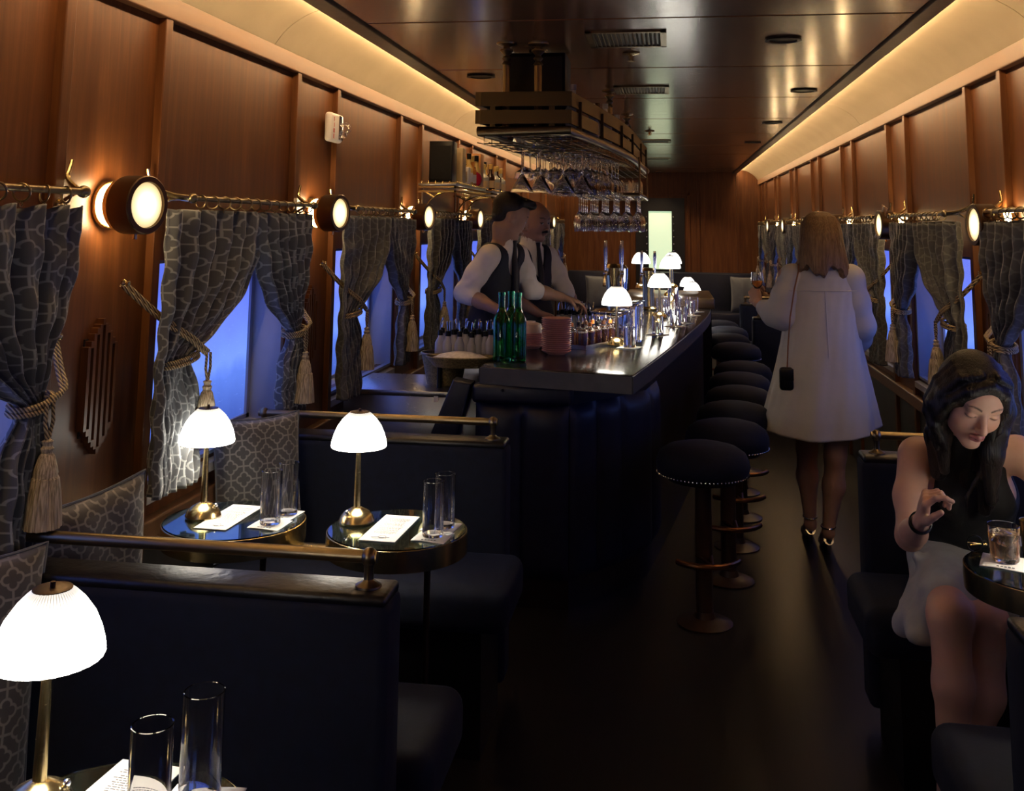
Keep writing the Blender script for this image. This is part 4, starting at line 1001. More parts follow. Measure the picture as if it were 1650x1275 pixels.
for k in range(14):
    x = -0.60 + 0.024 * k; y = 6.25 + 0.08 * math.sin(k * 2.1)
    pourer('spirit_bottle', 'spirit bottle with metal pourer behind the pink plates, %s from the left' % ORD[k], (-0.68 + 0.016 * k, 6.35 + 0.07 * (k % 3), 0.985), 'speed rail spirit bottles')
sr = thing('speed_rail', 'steel speed rail holding spirit bottles behind the plates', 'rail', (-0.58, 6.42, 0.90)); MB().bx(-0.14, 0.14, -0.12, 0.12, 0.0, 0.085, bev=0.004).build('trough', MSTEEL, sr)

# beer taps
def taps(loc, label, n, s=1.0, mt=MBRASS):
    t = thing('beer_tap', label, 'beer tap', loc)
    MB().lathe([(0.0, 0), (0.06, 0), (0.062, 0.01), (0.045, 0.02), (0.040, 0.12), (0.048, 0.20), (0.052, 0.245), (0.035, 0.262), (0, 0.265)], 28).build('tower', mt, t)
    for k in range(n):
        x = -0.045 + 0.09 * k if n == 2 else 0
        b = MB(); b.tube([(x, 0, 0.215), (x, -0.05, 0.22), (x - 0.004, -0.07, 0.20), (x - 0.006, -0.085, 0.165)], 0.009, 8); b.sph((x, -0.052, 0.222), 0.014, 10); b.build('faucet', MCHROME, t)
        MB().lathe([(0.006, 0.23), (0.007, 0.26), (0.012, 0.33), (0.009, 0.37), (0, 0.372)], 12, (x, -0.05, 0)).build('tap_handle', MCHROME, t)
    return t
taps((-0.37, 6.95, 1.02), 'brass swan neck beer tap tower left of the first bar lamp', 2).scale = (1.2, 1.2, 1.45)
taps((-0.165, 8.05, 1.02), 'round brass beer tap tower before the bright door pane', 2).scale = (1.1, 1.1, 1.2)
taps((-0.35, 7.5, 1.02), 'slim chrome beer tap tower under the hanging wine glasses', 1, 1, MCHROME).scale = (1, 1, 1.35)
# small tablet / menu board held low behind the bar
t = thing('clipboard', 'thin menu board leaning beyond the bartender\'s hand', 'menu board', (-0.60, 6.75, 1.03)); MB().box((0, 0, 0.07), (0.13, 0.006, 0.16), (0.5, 0.55, 0), bev=0.002).build('board', MWHITE, t)
# ------------------------------------------------------------------ hanging rack over the bar
RK = [(-0.417, 4.35), (-0.345, 4.87), (-0.26, 5.60), (-0.212, 6.27), (-0.178, 7.18), (-0.16, 7.6)]
RKs = smooth_line(RK, 5); LEFT = [(p[0] - 0.405 - 0.02 * (p[1] - 4.35) / 3, p[1]) for p in RKs]
rk = thing('hanging_bar_rack', 'brass overhead glass rack hung from the ceiling above the bar', 'glass rack', (-0.5, 5.8, 2.0)); RO = Vector((-0.5, 5.8, 2.0))
def ro(x, y, z): return (x - RO.x, y - RO.y, z - RO.z)
def board(path, z0, z1, th, name):
    b = MB(); P = [Vector(p) for p in path]
    for a, c in zip(P, P[1:]):
        d = (c - a).normalized(); nr = Vector((d.y, -d.x)) * th
        q = [a, c, c - nr, a - nr]
        A_ = [b.bm.verts.new(ro(v.x, v.y, z0)) for v in q]; B_ = [b.bm.verts.new(ro(v.x, v.y, z1)) for v in q]
        b.bm.faces.new(A_); b.bm.faces.new(B_)
        for i in range(4): b.bm.faces.new((A_[i], A_[(i + 1) % 4], B_[(i + 1) % 4], B_[i]))
    return b.build(name, MRACK, rk, smooth=False)
MRACK = metal('rack_brass_flat', (0.17, 0.135, 0.07), 0.45)
loop = [(-0.825, 4.35), (-0.417, 4.35)]
for (z0, z1) in ((2.165, 2.228), (2.088, 2.148)):
    board([(-0.835, 4.35), (-0.412, 4.35)], z0, z1, 0.012, 'front_board'); board(RKs, z0, z1, 0.012, 'side_board')
    board(list(reversed(LEFT)), z0, z1, 0.012, 'rear_board')
b = MB()
for (x, y) in [(-0.76, 4.362), (-0.50, 4.362)] + [RKs[i] for i in range(2, len(RKs), 4)] + [LEFT[i] for i in range(2, len(LEFT), 4)]:
    MB().bx(x - RO.x - 0.012, x - RO.x + 0.012, y - RO.y - 0.006, y - RO.y + 0.006, 2.04 - 2, 2.20 - 2).build('upright', MRACK, rk, smooth=False)
b.bm.free()
lp = [ro(p[0], p[1], 2.055) for p in RKs] + [ro(p[0], p[1], 2.055) for p in reversed(LEFT)]
MB().tube(lp, 0.021, 14, True).build('tube_rail', MBRASSD, rk)
b = MB(); b.prism([(p[0] - RO.x, p[1] - RO.y) for p in RKs + list(reversed(LEFT))], 0.045, 0.050); b.build('glass_shelf', MGL, rk, smooth=False)
b = MB()                                                       # wire grid the stems slide in
for k in range(26):
    y = 4.40 + k * 0.125
    i = min(range(len(RKs)), key=lambda q: abs(RKs[q][1] - y)); x1 = RKs[i][0] - 0.01; x0 = LEFT[i][0] + 0.01
    b.tube([ro(x0, y, 2.045), ro(x0, y, 2.005), ro(x1, y, 2.005), ro(x1, y, 2.045)], 0.0028, 6)
for f in [0, 0.125, 0.25, 0.375, 0.5, 0.625, 0.75, 0.875, 1.0]:
    b.tube([ro(LEFT[i][0] * (1 - f) + RKs[i][0] * f, RKs[i][1], 2.005) for i in range(len(RKs))], 0.0028, 6)
b.build('wire_grid', MBRASSD, rk)
for (x, y) in ((-0.715, 4.45), (-0.575, 4.47), (-0.35, 6.1), (-0.62, 6.1), (-0.30, 7.4)):
    b = MB(); b.cyl(ro(x, y, 2.04), ro(x, y, 2.36), 0.017); b.lathe([(0.017, 0.36), (0.022, 0.365), (0.012, 0.38), (0.022, 0.392), (0.012, 0.405), (0.024, 0.42), (0.03, 0.425), (0.030, 0.432), (0.017, 0.437), (0.014, 0.445), (0.045, 0.455), (0.047, 0.46)], 22, (x - RO.x, y - RO.y, 0)); b.build('ceiling_post', MBRASSD, rk)
# lower glass tray at the far end
b = MB(); P2 = [(-0.17, 5.95), (-0.15, 6.6), (-0.15, 7.1), (-0.52, 7.1), (-0.55, 6.6), (-0.56, 5.95)]
b.tube([ro(x, y, 1.835) for x, y in P2], 0.010, 8, True)
for y in [6.0 + 0.12 * k for k in range(10)]: b.tube([ro(-0.55, y, 1.832), ro(-0.16, y, 1.832)], 0.0028, 6)
for (x, y) in P2[:1] + P2[2:4] + P2[5:]: b.cyl(ro(x, y, 1.83), ro(x, y, 2.05), 0.006)
b.build('lower_tray', MBRASSD, rk)
MB().bx(-0.56 - RO.x, -0.16 - RO.x, 5.95 - RO.y, 7.1 - RO.y, -0.160, -0.156).build('lower_glass_shelf', MGL, rk, smooth=False)
# loudspeaker standing on the rack
t = thing('loudspeaker', 'black square loudspeaker box sitting on the rack under the ceiling', 'loudspeaker', (-0.60, 4.72, 2.056))
MB().bx(-0.135, 0.135, -0.13, 0.13, 0, 0.385, bev=0.006).build('cabinet', MBLACK, t); MB().bx(-0.12, 0.12, -0.134, -0.128, 0.02, 0.365).build('grille_cloth', MIRON, t, smooth=False)
MB().tube([(-0.05, 0.02, 0.385), (-0.05, 0.02, 0.398), (0.0, 0.02, 0.402)], 0.006, 8).build('cable', MIRON, t)
# bottles and jars on the rack
bb = MB().lathe([(0, 0), (0.034, 0), (0.036, 0.004), (0.036, 0.12), (0.014, 0.16), (0.013, 0.21), (0.016, 0.212), (0.016, 0.235), (0, 0.235)], 20).build('bottle_seed', MFROST)
bb.name = 'rack_bottle'; tag(bb, 'bottle standing on the overhead rack, first from the camera', 'bottle', 'bottles on the overhead rack'); bb.location = (-0.43, 4.6, 2.056)
RB = [(-0.37, 4.95), (-0.36, 5.12), (-0.33, 5.35), (-0.31, 5.55), (-0.29, 5.78), (-0.27, 6.0), (-0.26, 6.25), (-0.25, 6.5), (-0.24, 6.8), (-0.45, 5.2), (-0.43, 5.7), (-0.42, 6.2)]
mm = [MFROST, plain('brown_bottle', (0.06, 0.025, 0.012), 0.15), MFROST, plain('smoke_bottle', (0.10, 0.09, 0.08), 0.15)]
for k, (x, y) in enumerate(RB):
    c = cp(bb, (x, y, 2.056), 'bottle standing on the overhead rack, %s from the camera' % ORD[min(k + 1, 15)], 0, 'bottles on the overhead rack'); c.scale = (1, 1, 0.8 + 0.25 * ((k * 7) % 5) / 5)
    if k % 2:
        c.data = c.data.copy(); c.data.materials.clear(); c.data.materials.append(mm[k % 4])
# hanging glasses (hung upside down: foot at the top)
def hang(name, prof, loc, label, group):
    o = MB().lathe(prof, 24, caps=False).build(name, MGL); o.location = loc; tag(o, label, 'hanging glass', group); return o
martini = [(0, 0), (0.036, 0), (0.036, -0.002), (0.006, -0.006), (0.0035, -0.02), (0.0035, -0.105), (0.006, -0.112), (0.055, -0.20), (0.0535, -0.2005), (0.004, -0.120), (0, -0.118)]
wine = [(0, 0), (0.032, 0), (0.032, -0.002), (0.006, -0.006), (0.003, -0.02), (0.003, -0.075), (0.008, -0.083), (0.026, -0.105), (0.033, -0.13), (0.031, -0.165), (0.028, -0.185), (0.0268, -0.185), (0.030, -0.165), (0.0315, -0.13), (0.025, -0.107), (0.006, -0.086), (0, -0.084)]
coupe = [(0, 0), (0.032, 0), (0.032, -0.002), (0.006, -0.006), (0.003, -0.02), (0.003, -0.07), (0.012, -0.078), (0.038, -0.095), (0.046, -0.125), (0.0445, -0.125), (0.0365, -0.0965), (0.010, -0.081), (0, -0.08)]
zr = 2.0
m0 = hang('martini_glass', martini, (-0.665, 4.62, zr), 'martini glass hanging upside down, first from the left under the rack front', 'hanging martini glasses')
for k, (x, y) in enumerate(((-0.585, 4.66), (-0.475, 4.62), (-0.395, 4.70)), 1): cp(m0, (x, y, zr), 'martini glass hanging upside down, %s from the left under the rack front' % ORD[k], 0, 'hanging martini glasses')
def rows(name, prof, cols, ys, label, group, z=zr):
    first = None
    for r, y in enumerate(ys):
        i = min(range(len(RKs)), key=lambda q: abs(RKs[q][1] - y)); x1 = RKs[i][0] - 0.05; x0 = LEFT[i][0] + 0.06
        for c in range(cols):
            x = x0 + (x1 - x0) * c / (cols - 1)
            lb = '%s hanging upside down, row %s behind the martini glasses, %s from the left' % (label, ORD[r], ORD[c])
            if first is None: first = hang(name, prof, (x, y, z), lb, group)
            else: cp(first, (x, y, z), lb, 0, group)
rows('coupe_glass', coupe, 5, [4.87 + 0.12 * k for k in range(4)], 'coupe glass', 'hanging coupe glasses')
rows('wine_glass', wine, 5, [5.40 + 0.115 * k for k in range(5)], 'stemmed wine glass', 'hanging wine glasses')
first = None
for r in range(5):
    for c in range(6):
        x = -0.525 + 0.068 * c; y = 6.03 + 0.15 * r
        lb = 'wine glass hung below the lower tray, row %s, %s from the left' % (ORD[r], ORD[c])
        if first is None: first = hang('wine_glass', [(a * 1.0, q * 1.12) for a, q in wine], (x, y, 1.826), lb, 'wine glasses below the lower tray')
        else: cp(first, (x, y, 1.826), lb, 0, 'wine glasses below the lower tray')
first = None
for r in range(3):
    for c in range(6):
        x = -0.52 + 0.066 * c; y = 6.05 + 0.2 * r
        lb = 'small tumbler standing on the lower rack shelf, row %s, %s from the left' % (ORD[r], ORD[c])
        if first is None: first = tumbler(lb, (x, y, 1.845), 0.026, 0.075, 'tumblers on the lower rack shelf')
        else: cp(first, (x, y, 1.845), lb, 0, 'tumblers on the lower rack shelf')
# ------------------------------------------------------------------ wall shelf with bottles
def wshelf(y0, y1, label):
    t = thing('wall_shelf', label, 'shelf', (XL, y0, 1.895)); L = y1 - y0
    MB().bx(-0.0, 0.24, 0, L, 0.0, 0.010, bev=0.002).build('glass_shelf', MSTEEL, t)
    b = MB()
    for z in (-0.012, -0.04): b.bx(0.228, 0.24, 0, L, z - 0.006, z + 0.006); b.bx(0, 0.24, 0.0, 0.012, z - 0.006, z + 0.006); b.bx(0, 0.24, L - 0.012, L, z - 0.006, z + 0.006)
    b.build('frame', MBRASS, t, smooth=False)
    for q in (0.02, L - 0.02):
        b = MB(); b.tube([(0.02, q, -0.01), (0.02, q, -0.17)], 0.009, 8); b.tube([(0.02, q, -0.165), (0.06, q, -0.15)], 0.006, 8)
        b.tube([(0.22 - 0.18 * math.cos(a), q, -0.175 + 0.14 * math.sin(a)) for a in [PI / 2 * k / 8 for k in range(9)]][::-1] + [(0.04, q, -0.19)], 0.006, 8)
        b.tube([(0.02, q, -0.03), (0.10, q, -0.075)], 0.006, 8); b.build('bracket', MBRASS, t)
    b = MB()
    for k in range(int(L / 0.05)): b.sph((0.235, 0.03 + k * 0.05, 0.016), 0.008, 8)
    for k in range(5): b.sph((0.02 + k * 0.045, 0.004, 0.016), 0.009, 8)
    b.bx(0.231, 0.239, 0, L, 0.008, 0.016).bx(0, 0.236, 0, 0.008, 0.008, 0.016); b.build('gallery_beads', MBRASS, t); return t
wshelf(6.22, 7.28, 'brass gallery shelf on the left wall with boxes and bottles, nearer one')
wshelf(7.55, 8.9, 'brass gallery shelf on the left wall, farther one')
zs = 1.915
def sbox(name, lab, x, y, dx, dy, dz, m, m2):
    t = thing(name, lab, 'box', (x, y, zs)); MB().bx(-dx / 2, dx / 2, -dy / 2, dy / 2, 0, dz, bev=0.004).build('body', m, t); MB().bx(-dx / 2 + 0.01, dx / 2 - 0.01, -dy / 2 - 0.002, -dy / 2 + 0.002, 0.02, dz - 0.03).build('front_panel', m2, t, smooth=False); return t
MTAN = plain('tan_card', (0.45, 0.33, 0.18), 0.5); MORG = plain('orange_card', (0.5, 0.22, 0.07), 0.5)
sbox('display_box', 'black presentation box at the near end of the wall shelf', XL + 0.125, 6.36, 0.15, 0.14, 0.26, MBLACK, MBLACK)
sbox('display_box', 'tan bottle box beside the black box on the wall shelf', XL + 0.165, 6.60, 0.10, 0.11, 0.235, MTAN, MTAN)
sbox('display_box', 'orange bottle box in the middle of the wall shelves', XL + 0.17, 7.20, 0.11, 0.12, 0.24, MORG, MORG)
sbox('display_box', 'small white carton behind the tan box on the wall shelf', XL + 0.19, 6.76, 0.06, 0.08, 0.12, MWHITE, MTAN)
CB = [plain('dark_spirit', (0.035, 0.015, 0.01), 0.12), plain('amber_spirit', (0.35, 0.14, 0.03), 0.12), plain('clear_spirit', (0.35, 0.36, 0.33), 0.12), plain('gold_spirit', (0.5, 0.35, 0.12), 0.2)]
rs = random.Random(9)
pr = []
for q, mt in enumerate(CB):
    t = thing('spirit_bottle', 'x', 'bottle', (0, 0, 0)); h = [0.11, 0.12, 0.10, 0.13][q]; r = [0.036, 0.032, 0.042, 0.03][q]
    MB().lathe([(0, 0), (r, 0), (r, h), (0.014, h + 0.03), (0.012, h + 0.07), (0, h + 0.07)], 20).build('bottle_glass', mt, t)
    MB().lathe([(0.015, h + 0.06), (0.017, h + 0.10), (0, h + 0.105)], 12).build('stopper', CB[3] if q != 3 else MBLACK, t)
    MB().lathe([(r + 0.0006, h * 0.25), (r + 0.0006, h * 0.75)], 20, caps=False).build('paper_band', MWHITE if q % 2 else MTAN, t); pr.append([t, False])
slots = [(0.12, 6.78), (0.19, 6.88), (0.10, 6.93), (0.19, 6.99), (0.13, 7.07), (0.20, 7.10), (0.16, 7.62), (0.09, 7.70), (0.19, 7.74), (0.13, 7.82), (0.20, 7.90), (0.11, 7.98), (0.19, 8.04), (0.12, 8.14), (0.19, 8.22)]
for k, (x, y) in enumerate(slots):
    q = pr[(k * 3) % 4]; lab = 'spirit bottle on the brass wall shelves, %s from the near end' % ORD[k]
    if not q[1]: q[0].location = (XL + x, y, zs - 0.009); q[0]['label'] = lab; q[0]['group'] = 'spirit bottles on the wall shelves'; q[1] = True
    else: dup(q[0], (XL + x, y, zs - 0.009), 0, lab, 'spirit bottles on the wall shelves')
t = thing('round_decanter', 'round dark red bottle on the wall shelf before the orange box', 'bottle', (XL + 0.20, 7.02, zs - 0.009 + 0.0))
MB().lathe([(0, -0.02), (0.05, -0.018), (0.058, 0), (0.05, 0.018), (0, 0.02)], 32, (0, 0, 0.06), (PI / 2, 0, 0.4)).build('body', plain('ruby_bottle', (0.25, 0.01, 0.03), 0.15), t); MB().cyl((0, 0, 0.112), (0, 0, 0.145), 0.011).build('neck', MBRASS, t)
# ------------------------------------------------------------------ people: smooth bodies from blended volumes
def V(*a): return np.array(a, float)
def cap(p0, p1, r0, r1=None, k=0.02, op='add', sc=None): return ('cap', V(*p0), V(*p1), r0, r0 if r1 is None else r1, k, op)
def ell(c, r, k=0.02, op='add', R=None): return ('ell', V(*c), V(*r), (np.eye(3) if R is None else R), None, k, op)
def chain(pts, rs, k=0.02): return [cap(pts[i], pts[i + 1], rs[i], rs[i + 1], k) for i in range(len(pts) - 1)]
def prim_eval(p, X, Y, Z):
    if p[0] == 'cap':
        _, a, b, r0, r1, k, op = p; d = b - a; L2 = max(1e-12, d.dot(d))
        h = np.clip(((X - a[0]) * d[0] + (Y - a[1]) * d[1] + (Z - a[2]) * d[2]) / L2, 0, 1)
        return np.sqrt((X - a[0] - h * d[0]) ** 2 + (Y - a[1] - h * d[1]) ** 2 + (Z - a[2] - h * d[2]) ** 2) - (r0 + (r1 - r0) * h)
    _, c, r, R, _, k, op = p
    x, y, z = X - c[0], Y - c[1], Z - c[2]
    u = (x * R[0, 0] + y * R[1, 0] + z * R[2, 0]) / r[0]; v = (x * R[0, 1] + y * R[1, 1] + z * R[2, 1]) / r[1]; w_ = (x * R[0, 2] + y * R[1, 2] + z * R[2, 2]) / r[2]
    q = np.sqrt(u * u + v * v + w_ * w_) + 1e-9; g = np.sqrt((u / r[0]) ** 2 + (v / r[1]) ** 2 + (w_ / r[2]) ** 2) + 1e-9
    return q * (q - 1) / g
def axis(lo, hi, vox, fine):
    """coordinates with a denser stretch where fine = (a, b, size)"""
    out = [lo]
    while out[-1] < hi:
        s = vox
        for (a, b, f) in fine:
            if a - 1e-6 <= out[-1] < b: s = min(s, f)
        out.append(out[-1] + s)
    return np.array(out)
def sdf_mesh(name, prims, m, parent, vox=0.008, fine=((), (), ()), color=None, clip=None):
    los, his = [], []
    for p in prims:
        if p[6] != 'add': continue
        if p[0] == 'cap': r = max(p[3], p[4]); los.append(np.minimum(p[1], p[2]) - r); his.append(np.maximum(p[1], p[2]) + r)
        else: r = p[2].max(); los.append(p[1] - r); his.append(p[1] + r)
    lo = np.min(los, 0) - 0.03; hi = np.max(his, 0) + 0.03
    ax = [axis(lo[i], hi[i], vox, fine[i]) for i in range(3)]
    F = np.full([len(a) for a in ax], 0.3, np.float32)
    for p in prims:
        k = p[5]; mg = k + 0.03
        if p[0] == 'cap': r = max(p[3], p[4]); a0 = np.minimum(p[1], p[2]) - r - mg; a1 = np.maximum(p[1], p[2]) + r + mg
        else: r = p[2].max(); a0 = p[1] - r - mg; a1 = p[1] + r + mg
        ix = [slice(int(np.searchsorted(ax[i], a0[i])), int(np.searchsorted(ax[i], a1[i]))) for i in range(3)]
        if any(s.stop <= s.start for s in ix): continue
        G = prim_eval(p, ax[0][ix[0]][:, None, None], ax[1][ix[1]][None, :, None], ax[2][ix[2]][None, None, :]).astype(np.float32)
        S_ = F[ix[0], ix[1], ix[2]]
        if p[6] == 'add':
            h = np.clip(0.5 + 0.5 * (S_ - G) / k, 0, 1); F[ix[0], ix[1], ix[2]] = S_ * (1 - h) + G * h - k * h * (1 - h)
        elif p[6] == 'sub':
            h = np.clip(0.5 - 0.5 * (S_ + G) / k, 0, 1); F[ix[0], ix[1], ix[2]] = S_ * (1 - h) - G * h + k * h * (1 - h)
    if clip is not None:
        for (n_, d_) in clip:                                       # keep n.x < d
            pl = (ax[0][:, None, None] * n_[0] + ax[1][None, :, None] * n_[1] + ax[2][None, None, :] * n_[2] - d_).astype(np.float32); F = np.maximum(F, pl)
    sg = F < 0
    nx, ny, nz = F.shape
    c = sg[:-1, :-1, :-1].astype(np.int8)
    tot = sum(sg[i:nx - 1 + i, j:ny - 1 + j, l:nz - 1 + l].astype(np.int8) for i in (0, 1) for j in (0, 1) for l in (0, 1))
    act = (tot > 0) & (tot < 8); idx = -np.ones(act.shape, np.int64); I = np.argwhere(act); idx[act] = np.arange(len(I))
    acc = np.zeros((len(I), 3)); cnt = np.zeros(len(I))
    corners = [(i, j, l) for i in (0, 1) for j in (0, 1) for l in (0, 1)]
    for a in corners:
        for b in corners:
            if sum(b) - sum(a) == 1 and all(y >= x for x, y in zip(a, b)):
                pa = I + a; pb = I + b
                fa = F[pa[:, 0], pa[:, 1], pa[:, 2]]; fb = F[pb[:, 0], pb[:, 1], pb[:, 2]]
                mk = (fa < 0) != (fb < 0)
                t = np.where(mk, fa / np.where(mk, fa - fb, 1), 0)
                A_ = np.stack([ax[q][pa[:, q]] for q in range(3)], 1); B_ = np.stack([ax[q][pb[:, q]] for q in range(3)], 1)
                acc += np.where(mk[:, None], A_ + (B_ - A_) * t[:, None], 0); cnt += mk
    P = acc / cnt[:, None]
    faces = []
    for d in range(3):
        e = [0, 0, 0]; e[d] = 1
        A_ = sg[:nx - e[0], :ny - e[1], :nz - e[2]]; B_ = sg[e[0]:, e[1]:, e[2]:]
        ch = np.argwhere(A_ != B_)
        o1, o2 = [(1, 2), (2, 0), (0, 1)][d]
        ch = ch[(ch[:, o1] > 0) & (ch[:, o2] > 0) & (ch[:, o1] < F.shape[o1] - 1) & (ch[:, o2] < F.shape[o2] - 1)]
        ins = sg[ch[:, 0], ch[:, 1], ch[:, 2]]
        def cell(s1, s2):
            q = ch.copy(); q[:, o1] -= s1; q[:, o2] -= s2; return idx[q[:, 0], q[:, 1], q[:, 2]]
        Q = np.stack([cell(1, 1), cell(0, 1), cell(0, 0), cell(1, 0)], 1)
        Q[~ins] = Q[~ins][:, ::-1]; faces.append(Q)
    Q = np.concatenate(faces); Q = Q[(Q >= 0).all(1)]
    loc = np.array(parent.location) if parent is not None else np.zeros(3)
    me = bpy.data.meshes.new(name); me.from_pydata((P - loc).tolist(), [], Q.tolist())
    me.polygons.foreach_set('use_smooth', [True] * len(me.polygons)); me.materials.append(m)
    if color is not None:
        C_ = color(P); at = me.color_attributes.new('tone', 'FLOAT_COLOR', 'POINT')
        at.data.foreach_set('color', np.concatenate([C_, np.ones((len(C_), 1))], 1).astype(np.float32).ravel())
    me.update(); o = bpy.data.objects.new(name, me); COL.objects.link(o)
    if parent is not None: o.parent = parent
    return o
def frame_from(f, up=(0, 0, 1)):
    f = V(*f); f /= np.linalg.norm(f); r = np.cross(f, V(*up)); r /= np.linalg.norm(r); u = np.cross(r, f); return np.stack([r, f, u], 1)   # columns x right, y forward, z up
def head(c, f, up=(0, 0, 1), s=1.0, female=True):
    R = frame_from(f, up); c = V(*c)
    def W(*q): return c + R @ (V(*q) * s)
    def E(q, r, k=0.012, op='add'): return ell(W(*q), [x * s for x in r], k * s, op, R)
    def Cc(a, b, r0, r1=None, k=0.010, op='add'): return cap(W(*a), W(*b), r0 * s, (r0 if r1 is None else r1) * s, k * s, op)
    jw = 0.0 if female else 0.006
    P = [E((0, -0.012, 0.035), (0.073, 0.092, 0.085)), E((0, 0.028, -0.018), (0.061 + jw, 0.060, 0.078), 0.02),
         Cc((-0.030 - jw, 0.012, -0.062), (-0.008, 0.064, -0.094), 0.028, 0.017, 0.02), Cc((0.030 + jw, 0.012, -0.062), (0.008, 0.064, -0.094), 0.028, 0.017, 0.02),
         E((0.034, 0.054, -0.026), (0.026, 0.026, 0.028), 0.02), E((-0.034, 0.054, -0.026), (0.026, 0.026, 0.028), 0.02),
         E((0, 0.060, 0.045), (0.050, 0.030, 0.038), 0.02),
         Cc((-0.036, 0.076, 0.026), (0.036, 0.076, 0.026), 0.010, None, 0.014),
         E((0.031, 0.096, 0.004), (0.016, 0.012, 0.011), 0.010, 'sub'), E((-0.031, 0.096, 0.004), (0.016, 0.012, 0.011), 0.010, 'sub'),
         E((0.031, 0.074, 0.004), (0.0135, 0.0135, 0.0115), 0.004), E((-0.031, 0.074, 0.004), (0.0135, 0.0135, 0.0115), 0.004),
         Cc((0, 0.086, 0.012), (0, 0.108, -0.026), 0.0065, 0.0085, 0.010), E((0, 0.106, -0.030), (0.009, 0.009, 0.008), 0.006),
         E((0.0105, 0.096, -0.034), (0.0065, 0.008, 0.0065), 0.005), E((-0.0105, 0.096, -0.034), (0.0065, 0.008, 0.0065), 0.005),
         E((0.005, 0.101, -0.042), (0.0028, 0.0035, 0.003), 0.002, 'sub'), E((-0.005, 0.101, -0.042), (0.0028, 0.0035, 0.003), 0.002, 'sub'),
         Cc((-0.018, 0.086, -0.0575), (0, 0.0965, -0.0555), 0.0035, 0.0055, 0.006), Cc((0.018, 0.086, -0.0575), (0, 0.0965, -0.0555), 0.0035, 0.0055, 0.006),
         Cc((-0.014, 0.086, -0.066), (0.014, 0.086, -0.066), 0.0062, None, 0.006), E((0, 0.091, -0.066), (0.010, 0.006, 0.006), 0.006),
         Cc((-0.020, 0.094, -0.0615), (0.020, 0.094, -0.0615), 0.0014, None, 0.002, 'sub'),
         E((0.073, -0.006, -0.004), (0.009, 0.020, 0.031), 0.008), E((-0.073, -0.006, -0.004), (0.009, 0.020, 0.031), 0.008),
         E((0.080, -0.002, 0.0), (0.004, 0.010, 0.016), 0.004, 'sub'), E((-0.080, -0.002, 0.0), (0.004, 0.010, 0.016), 0.004, 'sub')]
    return P, W, R
def face_color(c, R, s, skin, lip, brow, openness=0.0, iris=(0.05, 0.03, 0.02), stache=None):
    c = V(*c)
    def f(P):
        L = ((P - c) @ R) / s; C_ = np.tile(np.array(skin, float), (len(P), 1))
        def mixin(mask, col):
            m_ = np.clip(mask, 0, 1)[:, None]; C_[:] = C_ * (1 - m_) + np.array(col) * m_
        front = L[:, 1] > 0.055
        ax_ = np.abs(L[:, 0])
        # cheeks and lips
        mixin(np.exp(-(((ax_ - 0.038) / 0.018) ** 2 + ((L[:, 2] + 0.030) / 0.016) ** 2)) * 0.25 * front, np.array(skin) * np.array([1.1, 0.72, 0.68]))
        ml = ((L[:, 0] / 0.0215) ** 2 + ((L[:, 2] + 0.0615) / 0.0105) ** 2); mixin((1.25 - ml) * 3 * (L[:, 1] > 0.078), lip)
        mixin((1 - np.abs(L[:, 2] + 0.0615) / 0.0016) * 1.5 * (ax_ < 0.019) * (L[:, 1] > 0.078), np.array(lip) * 0.35)
        # brows: arched strokes
        t = (ax_ - 0.012) / 0.036; zb = 0.026 + 0.008 * np.sin(np.clip(t, 0, 1) * 2.4) ; th = 0.0034 * (1.15 - 0.7 * np.clip(t, 0, 1))
        mixin((1.3 - np.abs(L[:, 2] - zb) / th) * (t > 0) * (t < 1) * front, brow)
        # eyes
        ex = (ax_ - 0.031) / 0.0145
        lo = 0.004 - 0.0065 * np.sqrt(np.clip(1 - ex ** 2, 0, 1)); hi = lo + (0.0125 * openness + 0.0004) * np.sqrt(np.clip(1 - ex ** 2, 0, 1))
        ins = (np.abs(ex) < 1) & front
        if openness > 0.05:
            mixin(((L[:, 2] > lo) & (L[:, 2] < hi) & ins).astype(float), (0.6, 0.56, 0.52)); mixin(((ex ** 2 * 0.0145 ** 2 + (L[:, 2] - (lo + hi) / 2) ** 2 < 0.0048 ** 2) & (L[:, 2] > lo) & (L[:, 2] < hi) & ins).astype(float), iris)
        mixin((1.4 - np.abs(L[:, 2] - hi) / 0.0016) * ins, (0.015, 0.01, 0.01))
        mixin((1.0 - np.abs(L[:, 2] - 0.0125) / 0.003) * 0.35 * ins, np.array(skin) * 0.45)
        if stache is not None: mixin((1.2 - ((L[:, 0] / 0.030) ** 2 + ((L[:, 2] + 0.047) / 0.0075) ** 2)) * 4 * (L[:, 1] > 0.075), stache)
        return np.clip(C_, 0, 1)
    return f
